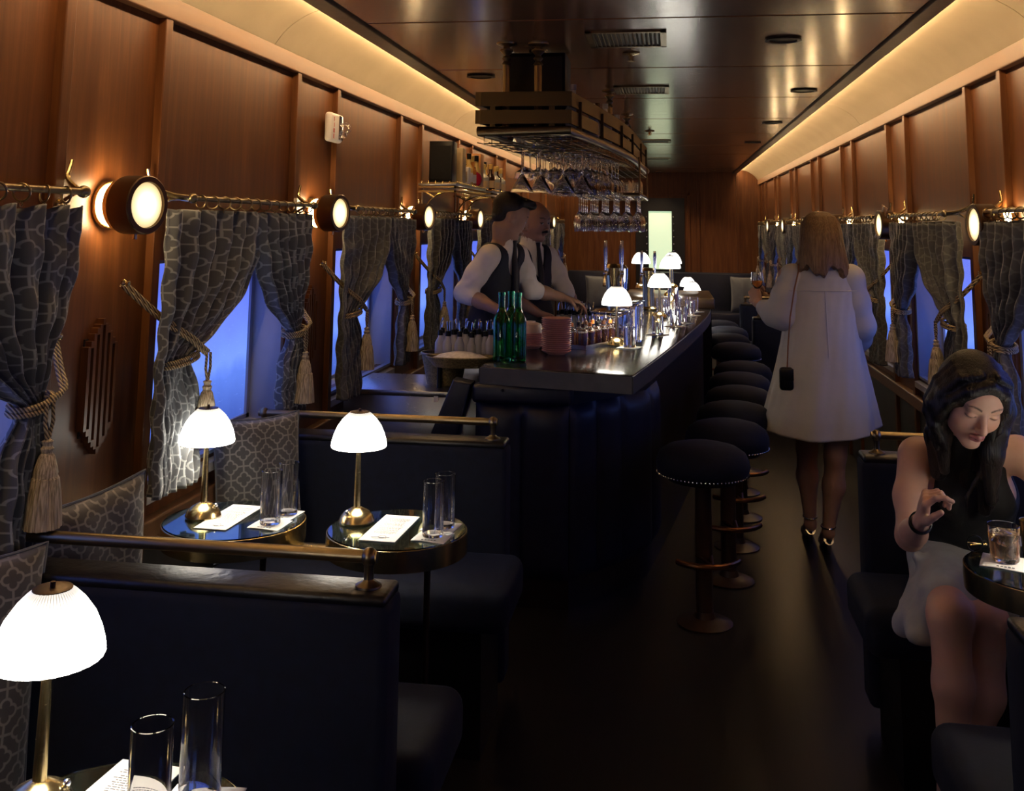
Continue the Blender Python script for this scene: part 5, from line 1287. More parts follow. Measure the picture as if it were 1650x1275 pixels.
def hand(wr, d, n, side=1, curl=(0.9, 1.0, 1.0, 1.0), s=1.0, thumb=0.5, spread=0.05, index=None):
    """wr wrist, d towards the knuckles, n palm normal (fingers curl towards it), side = +1 when the thumb is at n x d"""
    d = V(*d); d /= np.linalg.norm(d); n = V(*n); n -= d * n.dot(d); n /= np.linalg.norm(n); t = np.cross(n, d) * side; wr = V(*wr)
    P = []
    for i, off in enumerate((0.030, 0.010, -0.010, -0.029)):
        kn = wr + d * (0.088 - 0.004 * abs(i - 1)) * s + t * off * s
        P.append(cap(wr + t * off * 0.55 * s + d * 0.010 * s, kn, 0.0145 * s, 0.0120 * s, 0.010))
    P.append(ell(wr + d * 0.045 * s, (0.032 * s, 0.032 * s, 0.014 * s), 0.012, 'add', np.stack([t, d, n], 1)))
    L = [(0.042, 0.025, 0.019), (0.046, 0.029, 0.020), (0.043, 0.027, 0.019), (0.034, 0.020, 0.017)]
    for i, off in enumerate((0.030, 0.010, -0.010, -0.029)):
        p = wr + d * (0.088 - 0.004 * abs(i - 1)) * s + t * off * s; dirv = d + t * (1.5 - i) * spread; dirv /= np.linalg.norm(dirv); nn = n.copy(); cu = curl[i]
        r = 0.0092 - (0.0012 if i == 3 else 0)
        for j, l in enumerate(L[i]):
            a = cu * (0.75, 1.0, 0.7)[j]
            nd = dirv * math.cos(a) + nn * math.sin(a); nn = nn * math.cos(a) - dirv * math.sin(a); dirv = nd
            q = p + dirv * l * s; r2 = r - 0.0009; P.append(cap(p, q, r * s, r2 * s, 0.0035 if j or cu > 0.3 else 0.006)); p = q; r = r2
    p0 = wr + d * 0.022 * s + t * 0.020 * s; p1 = p0 + (d * 0.62 + t * 0.72 + n * 0.25) * 0.040 * s
    v2 = d * (1 - thumb * 0.5) + t * (0.35 - thumb * 0.5) + n * (0.25 + thumb * 0.8); v2 /= np.linalg.norm(v2)
    p2 = p1 + v2 * 0.032 * s; v3 = v2 + (n * 0.5 - t * 0.4) * thumb; v3 /= np.linalg.norm(v3); p3 = p2 + v3 * 0.026 * s
    P += [cap(p0, p1, 0.0165 * s, 0.0118 * s, 0.010), cap(p1, p2, 0.0112 * s, 0.010 * s, 0.004), cap(p2, p3, 0.010 * s, 0.0082 * s, 0.004)]
    return P
def skin_mat(name):
    def f(nt, b):
        a = N(nt, 'ShaderNodeVertexColor'); a.layer_name = 'tone'
        fz = noise(nt, 40, objvec(nt), 3)
        mx = N(nt, 'ShaderNodeMix', data_type='RGBA', blend_type='MULTIPLY'); mx.inputs['Factor'].default_value = 0.25
        nt.links.new(a.outputs['Color'], mx.inputs['A']); nt.links.new(ramp(nt, fz, [(0.3, (0.8, 0.75, 0.75)), (0.7, (1, 1, 1))]), mx.inputs['B'])
        nt.links.new(mx.outputs['Result'], b.inputs['Base Color']); setp(b, rough=0.48, Subsurface_Weight=0.08, Subsurface_Scale=0.01)
    return mat(name, f)
MSKIN = skin_mat('skin')
def hairmat(name, c0, c1, sx=220, rough=0.5):
    def f(nt, b):
        fz = noise(nt, 1.0, objvec(nt, (sx, sx, 9)), 3, 0.6, 0.3); setp(b, rough=rough)
        nt.links.new(ramp(nt, fz, [(0.3, c0), (0.7, c1)]), b.inputs['Base Color']); bump(nt, b, fz, 0.7, 0.006)
    return mat(name, f)
MHDARK = hairmat('dark_brown_hair', (0.0025, 0.0018, 0.0016), (0.010, 0.006, 0.005), 220, 0.42)
MHBLOND = hairmat('dark_blond_hair', (0.10, 0.05, 0.018), (0.32, 0.19, 0.085))
MBLKTOP = plain('black_ribbed_knit', (0.006, 0.006, 0.007), 0.8, 0, 0.3, 60, 0.2)
MSKIRT = plain('grey_white_cotton', (0.34, 0.36, 0.37), 0.75, 0, 0.1, 20, 0.15)
MDRESS = plain('white_cotton_poplin', (0.50, 0.49, 0.49), 0.75, 0, 0.05, 4, 0.9)
MSHIRT = plain('white_shirt_cotton', (0.78, 0.73, 0.67), 0.75, 0, 0.05, 15, 0.12)
MVEST = plain('navy_waistcoat_wool', (0.008, 0.010, 0.022), 0.7, 0, 0.2, 60, 0.1)
MTIE = plain('dark_tie_silk', (0.006, 0.006, 0.012), 0.6)
MAPRON = plain('black_apron', (0.006, 0.006, 0.007), 0.8)

# ---- the seated woman, leaning over the table ----
SK = (0.66, 0.40, 0.28)
W1 = thing('person', 'seated woman with long dark hair, black sleeveless top and pale grey skirt, right hand raised', 'person', (0.93, 3.72, 0.0))
hf = (0.10, -0.86, -0.50); hs = 1.06
hu = (0.10, 0, 1); eyes = V(0.859, 3.10, 1.134); R_ = frame_from(hf, hu); hc = eyes - R_ @ (V(0, 0.085, 0.004) * hs)
Ph, Wh, Rh = head(hc, hf, hu, hs)
nb = V(0.885, 3.36, 1.005)
body = Ph + [cap(Wh(0, -0.03, -0.06), nb, 0.050, 0.052, 0.03),
    ell((0.915, 3.53, 0.70), (0.130, 0.10, 0.13), 0.05), ell((0.93, 3.60, 0.61), (0.170, 0.13, 0.10), 0.05), ell((0.895, 3.46, 0.84), (0.145, 0.105, 0.14), 0.05, 'add', frame_from((0, -0.85, -0.5), (0, 0, 1))),
    cap((0.755, 3.40, 0.965), (1.03, 3.40, 0.985), 0.050, 0.050, 0.05), ell((0.835, 3.39, 0.84), (0.055, 0.05, 0.055), 0.03), ell((0.955, 3.39, 0.85), (0.055, 0.05, 0.055), 0.03)]
# arms
body += chain([(0.735, 3.385, 0.965), (0.700, 3.32, 0.86), (0.682, 3.255, 0.765)], [0.050, 0.042, 0.037], 0.03)
body += chain([(0.682, 3.255, 0.765), (0.676, 3.17, 0.80), (0.676, 3.075, 0.853)], [0.038, 0.035, 0.023], 0.02)
body += hand((0.676, 3.075, 0.853), (0.06, -0.30, 0.60), (0.80, -0.25, 0.10), 1, (0.75, 1.25, 1.35, 1.4), 0.95, 0.25, 0.03)
body += chain([(1.045, 3.385, 0.975), (1.13, 3.30, 0.87), (1.175, 3.20, 0.795)], [0.050, 0.042, 0.036], 0.03)
body += chain([(1.175, 3.20, 0.795), (1.15, 3.10, 0.785), (1.115, 3.03, 0.775)], [0.036, 0.032, 0.023], 0.02)
body += hand((1.115, 3.03, 0.775), (-0.4, -0.8, -0.05), (0, 0, -1), -1, (0.35, 0.4, 0.45, 0.5), 0.95, 0.3)
# legs, the near one crossed over
body += chain([(0.86, 3.57, 0.60), (0.80, 3.34, 0.60), (0.755, 3.14, 0.592)], [0.085, 0.072, 0.056], 0.04) + chain([(0.755, 3.14, 0.585), (0.752, 3.12, 0.42), (0.748, 3.14, 0.24), (0.735, 3.16, 0.10)], [0.054, 0.050, 0.040, 0.030], 0.03)
body += chain([(1.0, 3.57, 0.60), (0.92, 3.38, 0.585), (0.865, 3.20, 0.56)], [0.085, 0.074, 0.058], 0.04) + chain([(0.865, 3.20, 0.56), (0.845, 3.18, 0.38), (0.80, 3.20, 0.20), (0.78, 3.24, 0.09)], [0.056, 0.052, 0.040, 0.030], 0.03)
for (x, y) in ((0.735, 3.16), (0.78, 3.24)): body += chain([(x, y + 0.02, 0.05), (x, y - 0.06, 0.045), (x - 0.005, y - 0.14, 0.022)], [0.032, 0.030, 0.018], 0.02)
hz = (hc[2] - 0.13, hc[2] + 0.13, 0.0034)
sdf_mesh('body', body, MSKIN, W1, 0.0075, (((0.655, 0.95, 0.0036),), ((2.96, 3.26, 0.0036),), ((0.84, 1.25, 0.0036),)), face_color(hc, Rh, hs, SK, (0.48, 0.18, 0.15), (0.05, 0.025, 0.015), 0.12))
top = [ell((0.915, 3.53, 0.71), (0.140, 0.112, 0.14), 0.05), ell((0.895, 3.46, 0.84), (0.153, 0.115, 0.15), 0.05, 'add', frame_from((0, -0.85, -0.5), (0, 0, 1))),
       ell((0.835, 3.385, 0.84), (0.062, 0.058, 0.060), 0.03), ell((0.955, 3.385, 0.85), (0.062, 0.058, 0.060), 0.03), cap((0.80, 3.42, 0.955), (0.98, 3.42, 0.965), 0.060, 0.060, 0.05),
       cap(nb + V(0, 0.01, -0.03), nb * 0.55 + Wh(0, -0.03, -0.06) * 0.45, 0.068, 0.058, 0.03),
       ell((0.735, 3.38, 0.93), (0.055, 0.075, 0.11), 0.012, 'sub'), ell((1.045, 3.38, 0.95), (0.055, 0.075, 0.12), 0.012, 'sub')]
sdf_mesh('sleeveless_top', top, MBLKTOP, W1, 0.007)
sk = [ell((0.93, 3.585, 0.625), (0.185, 0.14, 0.115), 0.06), cap((0.86, 3.55, 0.61), (0.775, 3.25, 0.598), 0.105, 0.080, 0.05), cap((1.0, 3.55, 0.61), (0.89, 3.27, 0.58), 0.100, 0.082, 0.05),
      cap((0.83, 3.50, 0.56), (0.80, 3.25, 0.56), 0.09, 0.075, 0.05), cap((0.755, 3.45, 0.52), (0.70, 3.20, 0.53), 0.055, 0.042, 0.05), cap((0.70, 3.32, 0.56), (0.665, 3.18, 0.52), 0.03, 0.018, 0.03),
      cap((0.735, 3.40, 0.665), (0.80, 3.33, 0.60), 0.018, 0.012, 0.02), cap((0.78, 3.45, 0.66), (0.86, 3.32, 0.64), 0.018, 0.010, 0.02), cap((0.71, 3.36, 0.60), (0.74, 3.22, 0.56), 0.016, 0.010, 0.02),
      cap((0.66, 3.30, 0.50), (0.70, 3.45, 0.47), 0.028, 0.04, 0.05)]
sdf_mesh('skirt', sk, MSKIRT, W1, 0.008)
def hl(pts, rs, k=0.02): return chain([Wh(*p) for p in pts], [r * hs for r in rs], k)
hair = [ell(Wh(0, -0.008, 0.038), [0.080 * hs, 0.098 * hs, 0.089 * hs], 0.02, 'add', Rh), ell(Wh(0, -0.070, 0.005), [0.066 * hs, 0.05 * hs, 0.070 * hs], 0.02, 'add', Rh)]
Zd = lambda p, dz: p + V(0, 0, dz)
def fall(side, x0, offs, r0, r1, L):
    a = Wh(side * x0 * 0.92, 0.0, 0.045); b_ = Wh(side * (x0 + 0.012), 0.0, -0.03); c_ = b_ + V(side * offs[0], offs[1], -L * 0.5); d_ = b_ + V(side * offs[0] * 1.4, offs[1] * 1.3, -L)
    return chain([a, b_, c_, d_], [r0 * 0.5, r0 * 0.72, r0 * 0.8, r1 * 0.8], 0.018)
hair += fall(-1, 0.068, (0.015, 0.02), 0.040, 0.020, 0.26) + fall(-1, 0.085, (0.03, 0.06), 0.045, 0.022, 0.30) + fall(1, 0.072, (0.02, 0.05), 0.034, 0.018, 0.20) + fall(1, 0.06, (0.01, 0.10), 0.045, 0.03, 0.22) + fall(-1, 0.04, (0.02, 0.12), 0.05, 0.03, 0.26)
hair += chain([Wh(-0.045, 0.072, 0.062), Wh(-0.068, 0.062, 0.01), Wh(-0.060, 0.075, -0.045), Wh(-0.052, 0.080, -0.075)], [0.016, 0.010, 0.006, 0.0025], 0.01)
hair += chain([Wh(0.0, 0.075, 0.098), Wh(-0.045, 0.068, 0.070), Wh(-0.074, 0.040, 0.01)], [0.010, 0.013, 0.016], 0.015) + chain([Wh(0.0, 0.075, 0.098), Wh(0.045, 0.068, 0.068), Wh(0.074, 0.040, 0.01), Wh(0.085, 0.03, -0.05)], [0.010, 0.013, 0.016, 0.015], 0.015)
hair.append(ell(Wh(0.0, 0.11, -0.022), [0.060 * hs, 0.080 * hs, 0.097 * hs], 0.006, 'sub', Rh))
rh = random.Random(4)
for k in range(26):                                                # wavy locks from the parting down past the shoulder
    sx = -1 if k % 3 else 1; q_ = rh.uniform(0, 1)
    p = Wh(sx * 0.02, 0.07 - 0.11 * q_, 0.114 - 0.01 * q_); pts = [p, Wh(sx * 0.062, 0.052 - 0.10 * q_, 0.085), Wh(sx * 0.086, 0.030 - 0.085 * q_, 0.02), Wh(sx * 0.090, 0.02 - 0.08 * q_, -0.05)]
    p = pts[-1]; out = rh.uniform(0.0, 0.012); n_ = rh.randint(3, 7) if sx < 0 else rh.randint(2, 4)
    for j in range(n_):
        p = p + V(sx * out + 0.013 * math.sin(j * 1.6 + k), 0.006 + 0.010 * math.cos(j * 1.3 + k * 2), -0.040); pts.append(p)
    r0 = [0.006, 0.009, 0.011, 0.012] + [0.012 - 0.0012 * j for j in range(n_)]; r0[-1] = 0.003
    hair += chain(pts, r0, 0.006)
sdf_mesh('hair', hair, MHDARK, W1, 0.0055)
b = MB(); loc1 = V(0.93, 3.72, 0)
wc = V(0.676, 3.085, 0.848) - loc1; wd = V(0.0, -0.42, 0.24); wd /= np.linalg.norm(wd); q = Vector((0, 0, 1)).rotation_difference(Vector(wd)).to_euler()
b.lathe([(0.027, -0.009), (0.030, -0.008), (0.031, 0.0), (0.030, 0.008), (0.027, 0.009), (0.026, 0), (0.027, -0.009)], 32, Vector(wc), q, caps=False); b.build('wristband', MBLACK, W1)
MB().sph(Vector(Wh(-0.078, -0.006, -0.036) - loc1), 0.004, 10).build('earring', MBRASS, W1)

# ---- the standing woman seen from behind ----
W2 = thing('person', 'standing woman seen from behind in a loose white shirt dress with shoulder length blond hair', 'person', (0.765, 5.68, 0.0))
hc2 = V(0.785, 5.62, 1.60)
P2h, W2h, R2h = head(hc2, (-0.12, 1, -0.05), (0, 0, 1), 1.0)
by = 5.64
body = P2h + [cap((0.783, 5.60, 1.55), (0.78, 5.60, 1.42), 0.052, 0.055, 0.03), ell((0.78, 5.62, 1.28), (0.15, 0.095, 0.17), 0.05), ell((0.775, 5.63, 1.05), (0.125, 0.085, 0.13), 0.05), ell((0.77, 5.64, 0.90), (0.17, 0.115, 0.13), 0.05),
    cap((0.62, 5.62, 1.40), (0.94, 5.62, 1.40), 0.052, 0.052, 0.04)]
body += chain([(0.615, 5.61, 1.39), (0.585, 5.60, 1.29), (0.570, 5.59, 1.195)], [0.050, 0.044, 0.038], 0.03) + chain([(0.570, 5.59, 1.195), (0.51, 5.64, 1.225), (0.462, 5.685, 1.25)], [0.038, 0.034, 0.025], 0.02)
body += hand((0.462, 5.685, 1.25), (-0.10, 0.30, 0.45), (0.65, 0.6, -0.1), -1, (1.0, 1.05, 1.1, 1.15), 1.0, 0.6)
body += chain([(0.945, 5.61, 1.39), (0.985, 5.62, 1.26), (1.0, 5.65, 1.13)], [0.050, 0.044, 0.038], 0.03) + chain([(1.0, 5.65, 1.13), (0.99, 5.76, 1.03), (0.98, 5.86, 0.96)], [0.038, 0.034, 0.025], 0.02)
body += hand((0.98, 5.86, 0.96), (0, 0.7, -0.5), (-1, 0, 0), 1, (0.4, 0.45, 0.5, 0.55))
body += chain([(0.855, 5.64, 0.88), (0.845, 5.63, 0.62), (0.828, 5.62, 0.50), (0.822, 5.66, 0.34), (0.790, 5.67, 0.12)], [0.095, 0.066, 0.052, 0.054, 0.030], 0.03)
body += chain([(0.685, 5.66, 0.88), (0.700, 5.74, 0.64), (0.710, 5.80, 0.50), (0.714, 5.84, 0.34), (0.722, 5.84, 0.11)], [0.095, 0.066, 0.052, 0.053, 0.030], 0.03)
body += chain([(0.790, 5.67, 0.10), (0.788, 5.73, 0.065), (0.785, 5.81, 0.025), (0.785, 5.86, 0.022)], [0.032, 0.030, 0.024, 0.018], 0.02)
body += chain([(0.722, 5.84, 0.09), (0.722, 5.90, 0.06), (0.72, 5.98, 0.025), (0.72, 6.03, 0.022)], [0.032, 0.030, 0.024, 0.018], 0.02)
sdf_mesh('body', body, MSKIN, W2, 0.0085, (((0.40, 0.52, 0.005),), ((5.66, 5.80, 0.005),), ((1.22, 1.40, 0.005),)), face_color(hc2, R2h, 1.0, (0.52, 0.31, 0.23), (0.4, 0.15, 0.12), (0.2, 0.1, 0.05), 0.6))
# dress: one lofted shell with deepening pleats and a dipping hem
PR = [(1.475, 0.055, 0.055, 0.783, 5.605), (1.455, 0.10, 0.068, 0.783, 5.61), (1.43, 0.155, 0.085, 0.782, 5.615), (1.39, 0.192, 0.10, 0.782, 5.62), (1.30, 0.192, 0.118, 0.780, 5.625), (1.18, 0.188, 0.135, 0.778, 5.63), (1.05, 0.205, 0.155, 0.775, 5.635), (0.92, 0.232, 0.175, 0.772, 5.645), (0.80, 0.258, 0.195, 0.768, 5.65), (0.70, 0.280, 0.210, 0.766, 5.655), (0.62, 0.292, 0.218, 0.765, 5.66)]
def dress(u, v):
    t = v * (len(PR) - 1); i = min(int(t), len(PR) - 2); f = t - i; q = [PR[i][k] * (1 - f) + PR[i + 1][k] * f for k in range(5)]
    a = 2 * PI * u; dep = max(0, (1.40 - q[0]) / 0.8)
    fo = 1 + dep * (0.035 * math.sin(a * 7 + 0.6 + dep) + 0.025 * math.sin(a * 11 + 2.1)) + 0.006 * math.sin(a * 23 + v * 20)
    x = q[3] + q[1] * math.cos(a) * fo; y = q[4] + q[2] * math.sin(a) * fo
    z = q[0] + dep ** 3 * (0.035 * math.cos(a) - 0.05 * math.sin(a + 2.7) + 0.02)
    z += 0.002 * math.sin(v * 60 + a * 3)
    return Vector((x - 0.765, y - 5.68, z))
b = MB(); b.grid(dress, 160, 90, closed_u=True); o = b.build('shirt_dress', MDRESS, W2, auto=180); md = o.modifiers.new('t', 'SOLIDIFY'); md.thickness = 0.003
sl = chain([(0.700, 5.615, 1.405), (0.640, 5.615, 1.390), (0.600, 5.605, 1.29), (0.582, 5.60, 1.20)], [0.058, 0.070, 0.074, 0.075], 0.03) + chain([(0.582, 5.60, 1.20), (0.535, 5.63, 1.205), (0.500, 5.655, 1.225)], [0.076, 0.064, 0.042], 0.03)
sl += [cap((0.505, 5.65, 1.222), (0.492, 5.662, 1.230), 0.043, 0.043, 0.008), cap((0.56, 5.56, 1.16), (0.60, 5.55, 1.22), 0.012, 0.01, 0.02), cap((0.53, 5.59, 1.17), (0.55, 5.56, 1.25), 0.010, 0.01, 0.02)]
sdf_mesh('left_sleeve', sl, MDRESS, W2, 0.007)
sl = chain([(0.86, 5.615, 1.405), (0.93, 5.615, 1.392), (0.955, 5.62, 1.27), (0.985, 5.64, 1.15)], [0.058, 0.070, 0.070, 0.068], 0.03) + chain([(0.985, 5.64, 1.15), (0.985, 5.71, 1.08), (0.98, 5.78, 1.02)], [0.068, 0.058, 0.040], 0.03)
sdf_mesh('right_sleeve', sl, MDRESS, W2, 0.008)
b = MB(); b.lathe([(0.052, -0.018), (0.060, -0.020), (0.063, 0.0), (0.056, 0.016), (0.052, 0.012)], 32, (0.783 - 0.765, 5.605 - 5.68, 1.478), rad=lambda a, z: 1 + 0.02 * math.sin(a * 3), caps=False); b.build('collar', MDRESS, W2)
b = MB(); b.tube([(-0.16 + 0.765 - 0.765, 5.505 - 5.68, 1.335), (0.02, 5.502 - 5.68, 1.332), (0.18, 5.508 - 5.68, 1.335)], 0.0028, 6); b.tube([(0.02, 5.50 - 5.68, 1.33), (0.022, 5.487 - 5.68, 1.2), (0.025, 5.466 - 5.68, 1.0)], 0.003, 6); b.build('yoke_seam', MDRESS, W2)
HP = [(1.742, 0.012, 0.015, 0.787, 5.62), (1.735, 0.045, 0.05, 0.787, 5.62), (1.715, 0.075, 0.08, 0.787, 5.615), (1.68, 0.098, 0.102, 0.787, 5.61), (1.63, 0.108, 0.112, 0.787, 5.60), (1.58, 0.112, 0.108, 0.787, 5.59), (1.52, 0.120, 0.098, 0.788, 5.58), (1.47, 0.128, 0.090, 0.789, 5.575), (1.435, 0.130, 0.082, 0.789, 5.572), (1.425, 0.10, 0.06, 0.789, 5.575)]
def hairf(u, v):
    t = v * (len(HP) - 1); i = min(int(t), len(HP) - 2); f = t - i; q = [HP[i][k] * (1 - f) + HP[i + 1][k] * f for k in range(5)]; a = 2 * PI * u
    fr = 1 - 0.42 * max(0, math.sin(a)) * min(1, max(0, (1.70 - q[0]) / 0.12))           # open over the face, away from us
    k = 1 + 0.012 * math.sin(a * 17 + v * 3) + 0.008 * math.sin(a * 41)
    z = q[0] + (0.028 * math.sin(a * 5 + 1) + 0.012 * math.sin(a * 13)) * max(0, (1.52 - q[0]) / 0.1)
    return Vector((q[3] - 0.765 + q[1] * math.cos(a) * k, q[4] - 5.68 + q[2] * math.sin(a) * k * fr, z))
MB().grid(hairf, 150, 70, closed_u=True).build('hair', MHBLOND, W2, auto=180)
for (x, y, z, s_) in ((0.790, 5.67, 0.0, 1), (0.722, 5.84, 0.0, 1)):
    b = MB(); ox, oy = x - 0.765, y - 5.68
    b.tube([(ox, oy - 0.008, 0.0), (ox, oy - 0.004, 0.075)], 0.009, 10, rr=[0.007, 0.018]); b.tube([(ox, oy - 0.01, 0.072), (ox, oy + 0.06, 0.038), (ox, oy + 0.14, 0.006), (ox, oy + 0.20, 0.006)], 0.02, 10, rr=[0.026, 0.024, 0.026, 0.02]); b.torus((ox, oy, 0.135), 0.034, 0.005, (0.15, 0, 0)).torus((ox, oy + 0.125, 0.03), 0.030, 0.006, (1.2, 0, 0)); b.build('silver_sandal', MCHROME, W2)
# shoulder bag and strap
t = thing('shoulder_bag', 'small black shoulder bag on a thin brown strap against the white dress', 'bag', (0.575, 5.44, 0.90))
MB().bx(-0.035, 0.035, -0.022, 0.018, -0.06, 0.055, bev=0.018, seg=4).build('bag_body', MBLACK, t); MB().bx(-0.030, 0.034, -0.028, -0.018, -0.01, 0.05, bev=0.004).build('flap', MBLACK, t)
pts = [(0.005, -0.003, 0.05), (0.012, 0.0, 0.16), (0.028, 0.018, 0.30), (0.055, 0.040, 0.44), (0.082, 0.075, 0.53), (0.09, 0.13, 0.572), (0.09, 0.19, 0.565), (0.085, 0.235, 0.50)]
MB().tube(pts, 0.004, 8).build('strap', plain('brown_strap', (0.22, 0.09, 0.035), 0.5), t)
t = thing('wine_glass', 'stemmed glass of orange wine held by the standing woman', 'wine glass', (0.462, 5.70, 1.245))
MB().lathe([(0, 0.0), (0.030, 0.0), (0.03, 0.002), (0.004, 0.006), (0.003, 0.07), (0.012, 0.082), (0.030, 0.105), (0.034, 0.13), (0.029, 0.17), (0.0278, 0.17), (0.0325, 0.13), (0.028, 0.107), (0.008, 0.085), (0, 0.083)], 32, caps=False).build('glass', MGL, t)
MB().lathe([(0, 0.0845), (0.008, 0.0855), (0.0275, 0.1075), (0.0312, 0.124), (0, 0.124)], 28).build('wine', plain('orange_wine', (0.90, 0.36, 0.08), 0.08, Transmission_Weight=0.5), t)

# ---- the two barmen ----
def barman(name_label, base, hc, hfwd, hup, lean, arms, skin, stache=None, bald=False, s=1.0, sh=0.19, tw=0.0):
    bx, by = base; T = thing('person', name_label, 'person', (bx, by, 0.0)); hc = V(*hc)
    Pq, Wq, Rq = head(hc, hfwd, hup, 1.04, False)
    ca, sa = math.cos(tw), math.sin(tw)                              # torso faces (ca, sa); shoulders lie across it
    side = V(-sa, ca, 0); fw = V(ca, sa, 0)
    neck = V(hc[0] - 0.045 * ca, hc[1] - 0.045 * sa, hc[2] - 0.145); ch = neck + V(0, 0, -0.20) + fw * lean * -0.3; wa = V(bx, by, 1.08); hp = V(bx, by, 0.95)
    TR = np.stack([side, fw, V(0, 0, 1)], 1)
    L = neck + side * sh + V(0, 0, -0.07); Rr = neck - side * sh + V(0, 0, -0.07)
    tor = lambda g: [ell(ch, (0.150 + g, 0.105 + g, 0.19 + g), 0.06, 'add', TR), ell(wa, (0.145 + g, 0.105 + g, 0.16 + g), 0.06, 'add', TR), ell(hp, (0.155 + g, 0.115 + g, 0.12 + g), 0.06, 'add', TR), cap(L - side * 0.03, Rr + side * 0.03, 0.048 + g, 0.048 + g, 0.05)]
    body = Pq + [cap(Wq(0, -0.025, -0.07), neck + V(0, 0, -0.04), 0.056, 0.062, 0.03)] + tor(0)
    sleeves = []; cuffs = []
    for (sh_p, (el, wr, hd, hn, sd, cu)) in ((L, arms[0]), (Rr, arms[1])):
        el = V(*el); wr = V(*wr); mid = sh_p * 0.5 + el * 0.5
        body += chain([sh_p, mid, el], [0.050, 0.045, 0.040], 0.03) + chain([el, el * 0.55 + wr * 0.45, wr], [0.042, 0.039, 0.027], 0.02) + hand(wr, hd, hn, sd, cu, 1.05, 0.5)
        cf = el * 0.80 + wr * 0.20
        sleeves += chain([sh_p, mid, el, cf], [0.060, 0.060, 0.052, 0.048], 0.03); cuffs.append(cap(el * 0.86 + wr * 0.14, cf, 0.052, 0.051, 0.006))
        sleeves += [cap(mid + V(0.03, -0.05, 0), mid + V(-0.03, -0.055, -0.05), 0.012, 0.008, 0.02), cap(el + V(0.02, -0.04, 0.05), el + V(-0.03, -0.045, 0.03), 0.012, 0.008, 0.02)]
    for q in (-0.09, 0.09): body += chain([hp + side * q, hp + side * q * 1.1 + V(0, 0, -0.44), hp + side * q + V(0, 0, -0.86)], [0.09, 0.062, 0.042], 0.03)
    sdf_mesh('body', body, MSKIN, T, 0.009, ((), (), ((hc[2] - 0.14, hc[2] + 0.14, 0.006),)), face_color(hc, Rq, 1.04, skin, tuple(c * 0.75 for c in skin), (0.02, 0.012, 0.01), 0.5, stache=stache))
    sdf_mesh('shirt', tor(0.012) + sleeves + cuffs + [cap(neck + V(0, 0, -0.03), neck + V(0, 0, 0.035) + fw * 0.008, 0.074, 0.066, 0.02), cap(neck + V(0, 0, 0.035) + fw * 0.01, neck + V(0, 0, 0.075) + fw * 0.02, 0.058, 0.050, 0.006, 'sub')], MSHIRT, T, 0.008)
    vest = tor(0.024) + [ell(L + side * 0.045 + V(0, 0, 0.0), (0.085, 0.16, 0.135), 0.01, 'sub', TR), ell(Rr - side * 0.045, (0.085, 0.16, 0.135), 0.01, 'sub', TR),
                        cap(neck + V(0, 0, 0.03) + fw * 0.02, ch + fw * 0.165 + V(0, 0, -0.04), 0.078, 0.012, 0.008, 'sub'), cap(neck, neck + V(0, 0, 0.1), 0.088, 0.088, 0.01, 'sub')]
    sdf_mesh('waistcoat', vest, MVEST, T, 0.0075)
    loc = V(bx, by, 0)
    k0 = neck + fw * 0.075 + V(0, 0, 0.015); k1 = ch + fw * 0.138 + V(0, 0, 0.03); k2 = ch + fw * 0.142 + V(0, 0, -0.10)
    b = MB(); b.tube([tuple(k0 - loc), tuple(k0 * 0.85 + k1 * 0.15 - loc), tuple(k1 - loc), tuple(k2 - loc)], 0.02, 10, rr=[0.015, 0.011, 0.018, 0.018]); b.build('tie', MTIE, T)
    sdf_mesh('trousers_and_apron', [ell(hp, (0.172, 0.132, 0.14), 0.04, 'add', TR), cap(hp + V(0, 0, -0.05), hp + V(0, 0, -0.45), 0.155, 0.15, 0.05)] + [cap(hp + side * q + V(0, 0, -0.3), hp + side * q + V(0, 0, -0.90), 0.085, 0.06, 0.04) for q in (-0.09, 0.09)], MAPRON, T, 0.012)
    b = MB()
    for q in (-0.09, 0.09): b.box(tuple(hp + side * q + fw * 0.05 - loc + V(0, 0, -0.915)), (0.26, 0.09, 0.07), (0, 0, tw), bev=0.025, seg=3)
    b.build('shoes', MBLACK, T)
    if not bald:
        h = [ell(Wq(0, -0.030, 0.055), [0.082, 0.095, 0.082], 0.02, 'add', Rq), ell(Wq(0, 0.045, 0.098), [0.060, 0.050, 0.030], 0.02, 'add', Rq), cap(Wq(-0.03, 0.085, 0.098), Wq(0.03, 0.09, 0.100), 0.020, 0.020, 0.02),
             ell(Wq(0, -0.06, -0.005), [0.068, 0.05, 0.055], 0.02, 'add', Rq), ell(Wq(0, 0.095, -0.01), [0.062, 0.062, 0.085], 0.008, 'sub', Rq), ell(Wq(0.085, 0.005, -0.005), [0.03, 0.03, 0.035], 0.006, 'sub', Rq), ell(Wq(-0.085, 0.005, -0.005), [0.03, 0.03, 0.035], 0.006, 'sub', Rq)]
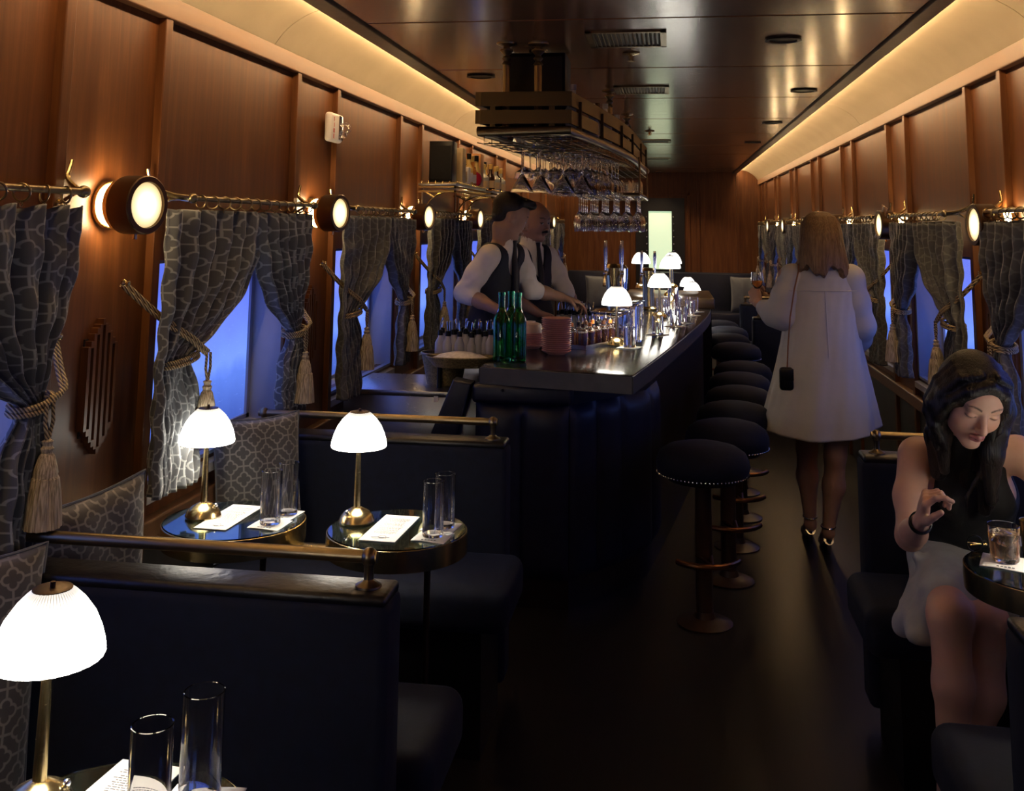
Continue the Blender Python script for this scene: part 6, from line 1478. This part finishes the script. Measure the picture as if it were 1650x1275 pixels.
        for k in range(12): a = k * 0.5; h.append(cap(Wq(0.04 * math.cos(a), 0.05 + 0.04 * math.sin(a), 0.112), Wq(0.05 * math.cos(a + .3), 0.075 + 0.03 * math.sin(a), 0.122), 0.012, 0.005, 0.01))
        sdf_mesh('hair', h, MHDARK, T, 0.006)
    else:
        h = [ell(Wq(0, -0.035, 0.030), [0.079, 0.088, 0.070], 0.02, 'add', Rq), ell(Wq(0, 0.03, 0.085), [0.08, 0.10, 0.065], 0.01, 'sub', Rq), ell(Wq(0, 0.095, -0.01), [0.07, 0.08, 0.09], 0.008, 'sub', Rq)]
        sdf_mesh('hair', h, hairmat('grey_brown_hair', (0.03, 0.02, 0.015), (0.09, 0.06, 0.045)), T, 0.006)
        sdf_mesh('moustache', [cap(Wq(-0.026, 0.092, -0.050), Wq(0, 0.102, -0.046), 0.005, 0.007, 0.004), cap(Wq(0.026, 0.092, -0.050), Wq(0, 0.102, -0.046), 0.005, 0.007, 0.004)], MHDARK, T, 0.003)
    return T
barman('dark haired barman in white shirt and navy waistcoat reaching over the bar, nearer one', (-1.00, 5.80), (-0.895, 5.78, 1.695), (0.86, 0.30, -0.36), (0, 0, 1), 0.2,
       (((-0.80, 5.92, 1.285), (-0.625, 6.05, 1.235), (0.9, 0.3, -0.25), (0, 0, -1), 1, (0.5, 0.6, 0.7, 0.8)),
        ((-1.135, 5.66, 1.275), (-0.915, 5.58, 1.185), (0.9, 0.1, -0.2), (0, 0, -1), -1, (0.6, 0.7, 0.8, 0.9))), (0.42, 0.25, 0.17), sh=0.150, tw=-0.45)
barman('barman with moustache and thinning hair in navy waistcoat and tie, farther one', (-0.87, 6.42), (-0.83, 6.36, 1.675), (0.80, -0.55, -0.15), (0, 0, 1), 0.1,
       (((-0.66, 6.52, 1.25), (-0.60, 6.66, 1.14), (0.5, 0.6, -0.3), (0, 0, -1), 1, (0.6, 0.7, 0.8, 0.9)),
        ((-0.98, 6.26, 1.23), (-0.80, 6.30, 1.12), (0.9, 0.2, -0.2), (0, 0, -1), -1, (0.6, 0.7, 0.8, 0.9))), (0.36, 0.20, 0.155), bald=True, sh=0.150, tw=-0.75)
